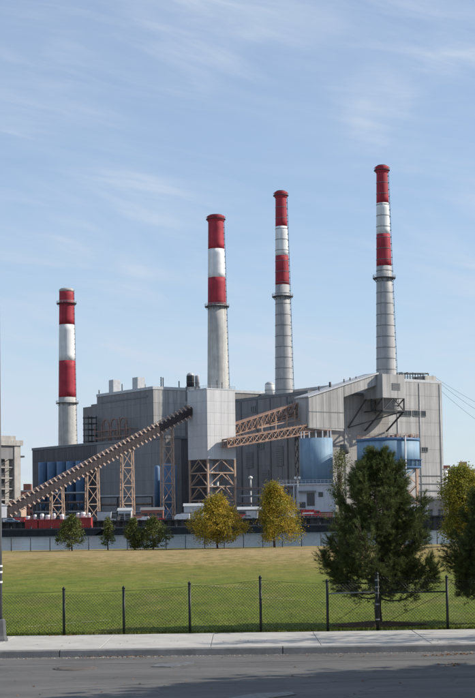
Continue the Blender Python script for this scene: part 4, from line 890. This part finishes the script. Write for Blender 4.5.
# ================================================================== VEGETATION
def deciduous(name, label, base, H_, cw, z0, mleaf, seed, clumps=240, per=26, leaf=.11, shape='round', group=None, cd=None):
    r = random.Random(seed); t = thing(name, label, 'tree', base, 0, group); cd = cd or cw; tr = MB(); zt = H_ * .78
    pts = [Vector((0, 0, -.1))]
    for k in range(1, 7): pts.append(Vector((r.uniform(-.04, .04) * H_ * .5, r.uniform(-.04, .04) * H_ * .5, zt * k / 6)))
    r0 = .016 * H_ + .02
    for k in range(6): tr.tube(pts[k], pts[k + 1], r0 * (1 - .14 * k), r0 * (1 - .14 * (k + 1)), 9, caps=False)
    tr.build('trunk', 'bark', t)
    def env(u):       # half width of the crown against height fraction
        if shape == 'round': return math.sin(math.pi * (.16 + .80 * u ** .92)) ** .95
        if shape == 'spire': return min(1, u / .2 + .62) * (1 - u) ** .55 + .06
        if shape == 'cone': return (min(1, u / .22 + .45)) * (1 - u) ** .62 + .03
        return .75 * math.sin(math.pi * (.08 + .86 * u)) ** .6 + .25 * (1 - u)
    limbs = MB(); lv = MB(); lobes = [(r.uniform(0, 6.28), r.uniform(.1, .9), r.uniform(.45, 1.45)) for _ in range(22)]
    for c in range(clumps):
        u = r.random() ** .9; an = r.uniform(0, 2 * math.pi); rad = (r.random() ** .45)
        k = 1.0
        for la, lu, ls in lobes:
            dd = (math.cos(an - la) - 1) * 1.2 - abs(u - lu) * 2.6
            k += (ls - 1) * math.exp(dd * 1.6)
        e = env(u) * k; c_ = Vector((math.cos(an) * rad * e * cw / 2, math.sin(an) * rad * e * cd / 2, z0 + (H_ - z0) * u + r.uniform(-.05, .05) * H_))
        if c % 5 == 0:
            st = pts[min(6, max(2, int(6 * min(1, c_.z / zt * .72))))]; md = st.lerp(c_, .5) + Vector((0, 0, .06 * H_ * r.random()))
            limbs.tube(st, md, .012 * H_ * .6, .008 * H_ * .6, 5, caps=False); limbs.tube(md, c_, .008 * H_ * .6, .004, 5, caps=False)
        cr = r.uniform(.5, 1.1) * .085 * (cw + H_) / 2
        for q in range(per):
            o = Vector((r.gauss(0, 1), r.gauss(0, 1), r.gauss(0, .75))) * cr * .6; p = c_ + o
            a = Vector((r.gauss(0, 1), r.gauss(0, 1), r.gauss(0, 1))).normalized(); b = a.cross(Vector((r.gauss(0, 1), r.gauss(0, 1), r.gauss(0, 1)))).normalized(); s = leaf * r.uniform(.6, 1.25)
            lv.poly([p - a * s * .5, p + b * s * .3, p + a * s * .5, p - b * s * .3], [(0, 1, 2, 3)])
    limbs.build('limbs', 'bark', t); lv.build('crown', mleaf, t); return t
YT = yedge - 5
def dec_at(label, px0, px1, ytop, ybase, mleaf, seed, Y=None, z0f=.16, **k):
    pc = (px0 + px1) / 2; b = G(pc, ybase, PAVE); b = Vector((Xat(pc, ybase, min(b.y, yedge - 1.5)), min(b.y, yedge - 1.5), PAVE)) if Y is None else Vector((Xat(pc, ybase, Y), Y, PAVE)); h = Zat(pc, ytop, b.y) - PAVE; cw = (px1 - px0) / F * b.y
    return deciduous('young_tree', label, b, h, cw, h * z0f, mleaf, seed, group='young trees along the river fence', **k)
dec_at('small green tree by the river fence, farthest left', 55, 89, 516.5, 545.5, 'leaf_green', 3, clumps=230, per=26, shape='cone', leaf=.14)
dec_at('slender sparse green tree by the river fence, second from the left', 97, 119, 519, 545.5, 'leaf_green', 4, clumps=120, per=22, shape='cone', leaf=.12)
dec_at('bushy green tree by the river fence below the third trestle', 122, 147, 519, 545.5, 'leaf_green', 5, clumps=260, per=26, leaf=.13, z0f=.06)
dec_at('bushy olive green tree by the river fence left of the round golden one', 140, 166, 518, 546, 'leaf_green', 6, clumps=260, per=26, leaf=.13, z0f=.06)
dec_at('round golden autumn tree below the grey tower', 188, 247, 497, 547, 'leaf_gold', 8, clumps=540, per=34, leaf=.13, z0f=.13)
dec_at('pointed golden green autumn tree right of the round one', 242, 307, 485, 547, 'leaf_goldgreen', 9, clumps=560, per=34, shape='spire', leaf=.13, z0f=.12)
dec_at('wide yellow green tree behind the right edge pine', 420, 506, 469, 548, 'leaf_yellowgreen', 10, clumps=800, per=34, leaf=.15, z0f=.08)
dec_at('pale olive tree half hidden behind the left of the big pine', 326, 356, 452, 548, 'leaf_green', 11, clumps=150, per=18, leaf=.13, shape='egg', z0f=.25)

def pine(label, base, H_, cw, seed, z0, shoots, skew=0.0):
    r = random.Random(seed); t = thing('pine_tree', label, 'tree', base, 0, 'pines along the near fence')
    tr = MB(); pts = [Vector((r.uniform(-.05, .05) if k else 0, r.uniform(-.05, .05) if k else 0, -.1 + (H_ * .96 + .1) * k / 8)) for k in range(9)]; r0 = .095
    for k in range(8): tr.tube(pts[k], pts[k + 1], r0 * (1 - .115 * k), r0 * (1 - .115 * (k + 1)), 10, caps=False)
    tr.build('trunk', 'bark', t)
    br = MB(); nd = MB(); tips = []
    def trunk_at(z): k = max(0, min(7.99, (z + .1) / (H_ * .96 + .1) * 8)); i = int(k); return pts[i].lerp(pts[i + 1], k - i)
    nb = 70
    for i in range(nb):
        u = (i + r.random()) / nb; z = z0 + (H_ * .97 - z0) * u ** 1.08; an = i * 2.399 + r.uniform(-.4, .4)
        prof = (min(1, .80 + u / .25 * .20)) * max(.05, (1 - u)) ** .68 if u > .0 else .7
        ln = cw / 2 * prof * r.uniform(.62, 1.22) * (1 + .16 * math.sin(2 * an + z * 3.1 + seed)); rise = .05 + .85 * u + r.uniform(-.1, .12)
        if math.cos(an) < -.3: ln *= 1 + skew
        st = trunk_at(z); d = Vector((math.cos(an), math.sin(an), 0)); prev = st; n = 5
        path = [st + d * ln * (k / n) + Vector((0, 0, ln * (rise * (k / n) * .55 + .40 * (k / n) ** 2.2 - .12 * math.sin(math.pi * k / n)))) for k in range(n + 1)]
        for k in range(n): br.tube(path[k], path[k + 1], .022 * (1 - u * .5) * (1 - k / n) + .004, .022 * (1 - u * .5) * (1 - (k + 1) / n) + .004, 5, caps=False)
        ns = max(4, int(shoots / nb * (.35 + prof * 1.0)))
        for s in range(ns):
            f = .25 + .75 * r.random() ** .42; k = min(n - 1, int(f * n)); p = path[k].lerp(path[k + 1], f * n - k)
            side = Vector((-d.y, d.x, 0)) * r.gauss(0, 1); off = (side + Vector((0, 0, r.gauss(.35, .8))) + d * r.gauss(.4, .6)); off = off.normalized() * r.uniform(.04, .27) * (.45 + prof)
            tip = p + off; br.tube(p, tip, .005, .003, 3, caps=False)
            ax = (off.normalized() + d * .6 + Vector((0, 0, .75))).normalized(); tips.append((tip, ax))
    for k in range(14): tips.append((trunk_at(H_ * .97) + Vector((r.gauss(0, .05), r.gauss(0, .05), r.uniform(-.35, .06))), Vector((r.gauss(0, .25), r.gauss(0, .25), 1)).normalized()))
    for tip, ax in tips:
        sl = r.uniform(.10, .19); x = ax.orthogonal().normalized(); y = ax.cross(x)
        nn = 36
        for q in range(nn):
            g = r.random(); th = r.uniform(0, 6.283); o = tip + ax * sl * (g - .6)
            dirn = (ax * r.uniform(.45, 1.1) + (x * math.cos(th) + y * math.sin(th)) * r.uniform(.6, 1.0)).normalized(); l = r.uniform(.06, .11); wv = dirn.cross(Vector((r.gauss(0, 1), r.gauss(0, 1), r.gauss(0, 1)))).normalized() * .0046
            nd.v += [tuple(o - wv), tuple(o + wv), tuple(o + dirn * l)]; m_ = len(nd.v); nd.f.append([m_ - 3, m_ - 2, m_ - 1]); nd.s.append(False)
    br.build('branches', 'bark', t); nd.build('crown', 'needles', t); return t
pb = G(381, 626, PAVE)
pine('big bushy dark green pine behind the fence post with braces', Vector((pb.x, pb.y + .4, PAVE)), Zat(378, 450, pb.y + .4) - PAVE, (440 - 312) / F * pb.y, 21, .64, 7800)
pb2 = G(494, 625, PAVE)
pine('dark green pine cut off by the right edge of the picture', Vector((pb2.x, pb2.y + .8, PAVE)), Zat(494, 484, pb2.y + .8) - PAVE, 78 / F * pb2.y, 22, .62, 4000)
# mulch ring
mr = MB(); c = Vector((pb.x - .1, pb.y + .15, PAVE)); N = 40; rings = 5; vs_ = []
for j in range(rings + 1):
    for i in range(N): an = 2 * math.pi * i / N; rr = 1.15 * j / rings * (1 + .12 * math.sin(an * 3 + 1)); vs_.append((c.x + rr * math.cos(an), c.y + rr * .42 * math.sin(an), PAVE + .012 + .09 * (1 - (j / rings) ** 2) + rnd.uniform(-.012, .012)))
mr.poly(vs_, [(j * N + i, (j + 1) * N + i, (j + 1) * N + (i + 1) % N, j * N + (i + 1) % N) for j in range(1, rings) for i in range(N)] + [tuple(N + i for i in range(N))], True)
tag(mr.build('mulch_bed', 'mulch'), None, kind='stuff')

# street trees on the near side of the road, right of the picture: their shade lies on the road
deciduous('street_tree', 'leafy street tree on the near kerb, outside the picture at the right', Vector((14.5, 25.6, 0)), 9.4, 8.5, 1.5, 'leaf_green', 31, clumps=700, per=40, leaf=.4, cd=5.0)
deciduous('street_tree', 'taller leafy street tree near the camera, outside the picture at the right', Vector((10.5, 23.4, 0)), 9.0, 8.0, 1.5, 'leaf_green', 33, clumps=700, per=40, leaf=.4, cd=4.6)
deciduous('street_tree', 'slender street tree on the far sidewalk, outside the picture at the right', Vector((11.5, 33.0, PAVE)), 7.6, 3.0, 3.0, 'leaf_green', 34, clumps=60, per=30, leaf=.16)

# grass blades near the fence: stuff
gb_ = MB(); r = random.Random(5)
V_ = []; F_ = []
for i in range(26000):
    y = yf - .03 + 26 * r.random() ** 3.0; hw = .165 * y + 1.2; x = r.uniform(-hw, hw); k = min(1, max(0, (y - yf) / 10)) * min(1, (ys[-1] - y) / 8)
    z = PAVE + k * (.06 * math.sin(x * .11 + y * .05) + .05 * math.sin(y * .13 - x * .04)); h = r.uniform(.02, .05) * (1.9 if y < yf + .2 else max(.25, 1 - (y - yf) / 22)); an = r.uniform(0, 3.14); wv = .006 + .0004 * (y - yf)
    dx, dy = math.cos(an) * wv, math.sin(an) * wv; n = len(V_); V_ += [(x - dx, y - dy, z - .005), (x + dx, y + dy, z - .005), (x + r.gauss(0, .02), y + r.gauss(0, .02), z + h)]; F_.append((n, n + 1, n + 2))
gb_.poly(V_, F_); tag(gb_.build('grass_blades', 'grass'), None, kind='stuff')
# leaf litter along kerb and on road
lt = MB()
def litter(p0, p1, n, z, spread=.1, s=.03):
    for i in range(n):
        u = rnd.random(); g = G(p0[0] + (p1[0] - p0[0]) * u, p0[1] + (p1[1] - p0[1]) * u, z); x = g.x + rnd.gauss(0, spread); y = g.y + rnd.gauss(0, spread); a = rnd.uniform(0, 6.28); k = rnd.uniform(.5, 1.3) * s
        if y > yk - .02 and z < .05: y = yk - .03
        lt.poly([(x - k * math.cos(a), y - k * math.sin(a), z + .006), (x + k * .5 * math.sin(a), y - k * .5 * math.cos(a), z + .02), (x + k * math.cos(a), y + k * math.sin(a), z + .008), (x - k * .5 * math.sin(a), y + k * .5 * math.cos(a), z + .022)], [(0, 1, 2, 3)])
litter((75, 657), (160, 656.5), 70, .0, .12); litter((428, 656), (470, 654), 90, .0, .1); litter((445, 666), (458, 664), 40, .0, .12); litter((50, 636), (75, 635.5), 26, PAVE, .05); litter((0, 660), (475, 655), 60, 0, .25, .022); litter((0, 690), (475, 680), 50, 0, 1.0, .025); litter((0, 645), (475, 640), 40, PAVE, .5, .02); litter((0, 624), (475, 618), 90, PAVE + .03, 1.2, .03); litter((330, 625), (430, 621), 60, PAVE + .05, .3, .03)
tag(lt.build('leaf_litter', 'leaf_litter'), None, kind='stuff')

# ================================================================== FENCES, LAMP POST, ROAD COVERS
posts = [(-70, 590.5), (-3, 590), (64, 589), (124, 588), (190, 583.5), (261, 577.5), (328, 581), (378, 574), (448, 577), (515, 578), (582, 578)]
fc = thing('chain_link_fence', 'low black chain-link fence along the sidewalk', 'fence', (0, yf, PAVE))
FX = []
for px, yt in posts:
    x = Xat(px, 632, yf); h = Zat(px, yt, yf) - PAVE; FX.append((x, h)); rr = .042 if px in (378,) else .032
    o = MB().tube((x, 0, -.3), (x, 0, h), rr, n=12).build('post', 'black_vinyl', fc); MB().lathe([(rr + .006, h - .02), (rr + .006, h + .015), (rr * .6, h + .04), (.005, h + .05)], 12, (x, 0, 0)).build('cap', 'black_vinyl', o)
for i in range(len(FX) - 1):
    (x0, h0), (x1, h1) = FX[i], FX[i + 1]; W_ = x1 - x0; mb = MB(); pit = .0715; hm0, hm1 = h0 - .06, h1 - .06
    def top(x): u = (x - x0) / W_; return hm0 + (hm1 - hm0) * u - .018 * math.sin(math.pi * u) * (1 if i not in (6, 7) else .15)
    def wob(x, z): return .018 * math.sin(x * 3.1 + z * 2) + .008 * math.sin(z * 9 + x * 5)
    for s in (1, -1):
        k = -int(1.4 / pit) - 1
        while x0 + k * pit < x1 + 1.4:
            xs_ = x0 + k * pit; k += 1; z = .03; prev = None; stp = .14
            while z < 1.6:
                x = xs_ + s * z
                ok = x0 <= x <= x1 and z <= top(min(max(x, x0), x1))
                cur = Vector((x, -.034 + wob(x, z), z)) if ok else None
                if prev is not None and cur is not None: mb.tube(prev, cur, .0034, n=3, caps=False)
                prev = cur; z += stp / 2
    o = mb.build('chain_link', 'black_vinyl', fc)
    tw = MB(); tb = MB(); n = 10
    for k in range(n):
        xa, xb_ = x0 + W_ * k / n, x0 + W_ * (k + 1) / n
        tw.tube((xa, -.036 + wob(xa, 1), top(xa)), (xb_, -.036 + wob(xb_, 1), top(xb_)), .004, n=5, caps=False); tb.tube((xa, -.036, .05), (xb_, -.036, .05), .003, n=5, caps=False)
    tw.build('tension_wire', 'black_vinyl', fc); tb.build('tension_wire', 'black_vinyl', fc)
zb_l, zb_r = Zat(340, 593.5, yf) - PAVE, Zat(420, 592, yf) - PAVE
xp = FX[7][0]
MB().tube((FX[6][0], .0, zb_l - .0), (xp, 0, zb_l + .03), .019, n=10).build('brace_rail', 'galv_pipe', fc); MB().tube((xp, 0, zb_r), (FX[8][0], 0, zb_r), .021, n=10).build('brace_rail', 'black_vinyl', fc)
MB().tube((FX[6][0], .02, .08), (xp, .02, zb_l), .005, n=6).build('truss_rod', 'black_vinyl', fc); MB().tube((FX[8][0], .02, zb_r), (xp, .02, .08), .006, n=6).build('truss_rod', 'black_vinyl', fc)
for z in (.25, .6, zb_l, zb_l + .14, zb_l + .3): MB().ring(.04, .05, z - .015, z + .015, 14, (xp, 0, 0)).build('clamp', 'galv_pipe', fc)
# river fence
rf = thing('river_fence', 'far dark fence along the river edge of the field', 'fence', (0, yedge - .6, PAVE)); yr = yedge - .6
hf = Zat(237, 534.5, yr) - PAVE; stepx = 19.3 / F * yr; n0 = -16
RX = [n0 * stepx + .35 + k * stepx for k in range(34)]
pme = MB().tube((0, 0, -.2), (0, 0, hf), .035, n=6).mesh('post', 'black_vinyl')
for x in RX: inst('post', pme, rf, (x, 0, 0))
MB().tube((RX[0], 0, hf - .03), (RX[-1], 0, hf - .03), .009, n=5).build('top_rail', 'black_vinyl', rf)
mb = MB(); x = RX[0]
while x < RX[-1]:
    mb.tube((x, -.03, .03), (x + hf, -.03, hf - .03), .0022, n=3, caps=False); mb.tube((x + hf, -.03, .03), (x, -.03, hf - .03), .0022, n=3, caps=False); x += .16
mb.build('chain_link', 'black_vinyl', rf)
# lamp post at the left edge
lp = G(-.5, 641, PAVE); t = thing('lamp_post', 'grey lamp post with flared base on the sidewalk at the left edge', 'lamp post', (lp.x, lp.y, PAVE))
k = lp.y / F; hb = Zat(0, 619, lp.y) - PAVE
MB().lathe([(8.6 * k, 0), (8.4 * k, .05), (6.9 * k, .12), (6.0 * k, hb * .94), (5.0 * k, hb)], 8, smooth=False).build('base', 'lamp_post', t)
MB().lathe([(3.0 * k, hb - .02), (2.6 * k, 3), (1.8 * k, 7.5)], 16).build('shaft', 'lamp_post', t)
for y in (566, 572, 582): z = Zat(0, y, lp.y) - PAVE; MB().ring(2.9 * k, 3.25 * k, z - .02, z + .02, 16).build('band', 'white_paint', t)
MB().tube((0, 0, 7.4), (-1.6, -.4, 7.9), .05, .035, 10).build('arm', 'lamp_post', t); MB().box(-2.2, -1.5, -.55, -.25, 7.82, 7.98).build('lamp_head', 'lamp_post', t)
# tar seams and gutter grit
def seam(pts, wd):
    P = [G(*p, 0) for p in pts]; Q = []
    for a, b in zip(P, P[1:]):
        for k in range(14): Q.append(a.lerp(b, k / 14) + Vector((0, rnd.gauss(0, .012), 0)))
    mb = MB(); vv = []
    for q_ in Q: h_ = wd * rnd.uniform(.35, 1) / 2; vv += [(q_.x, q_.y - h_, .004), (q_.x, q_.y + h_, .004)]
    mb.poly(vv, [(2 * i, 2 * i + 2, 2 * i + 3, 2 * i + 1) for i in range(len(Q) - 1)]); struct(mb.build('tar_seam', 'tar'))
seam([(-20, 665.5), (120, 663.5), (260, 662), (495, 659)], .035); seam([(300, 684), (380, 679), (495, 676.5)], .03); seam([(40, 690), (170, 683), (300, 684)], .025)
gr = MB(); rg = random.Random(12)
for i in range(1500):
    x = rg.uniform(-6, 6) if i % 3 else rg.gauss(-2.6, .8); y = yk - abs(rg.gauss(0, .10)) - .01; k = rg.uniform(.004, .014); a = rg.uniform(0, 6)
    gr.poly([(x + k * math.cos(a), y + k * math.sin(a), .002), (x + k * math.cos(a + 2.1), y + k * math.sin(a + 2.1), .002), (x + k * math.cos(a + 4.2), y + k * math.sin(a + 4.2), .002), (x, y, .002 + k)], [(0, 1, 3), (1, 2, 3), (2, 0, 3)])
tag(gr.build('gutter_grit', 'grit'), None, kind='stuff')
# utility covers and patches on the road
def cover(label, cs, name='utility_cover', m='iron_cover', z=.006, th=.012):
    P = [G(*c, 0) for c in cs]; o = MB(); o.prism([(p.x, p.y, z - .004) for p in P], (0, 0, th)); o = o.build(name, m); c = sum(P, Vector()) / len(P)
    return o, P
o, P = cover(None, [(151, 667), (158, 664.2), (194, 662.5), (194.5, 664.2), (171, 667.5)]); tag(o, 'pale flat metal utility plate in the middle of the road', 'road cover')
o, P = cover(None, [(226, 699), (252, 694.5), (291, 692.5), (296, 695), (262, 699.5)]); tag(o, 'pale metal utility plate at the bottom edge of the road', 'road cover')
g = G(75, 668.5, 0); t = thing('manhole_cover', 'dark round manhole cover flush in the road at the left', 'road cover', (g.x, g.y, 0))
MB().lathe([(.42, -.02), (.42, .006), (.36, .008)], 32).build('ring', 'asphalt_rust', t); MB().lathe([(.345, -.02), (.345, .010), (.30, .012)], 32).build('lid', 'asphalt_rust', t)
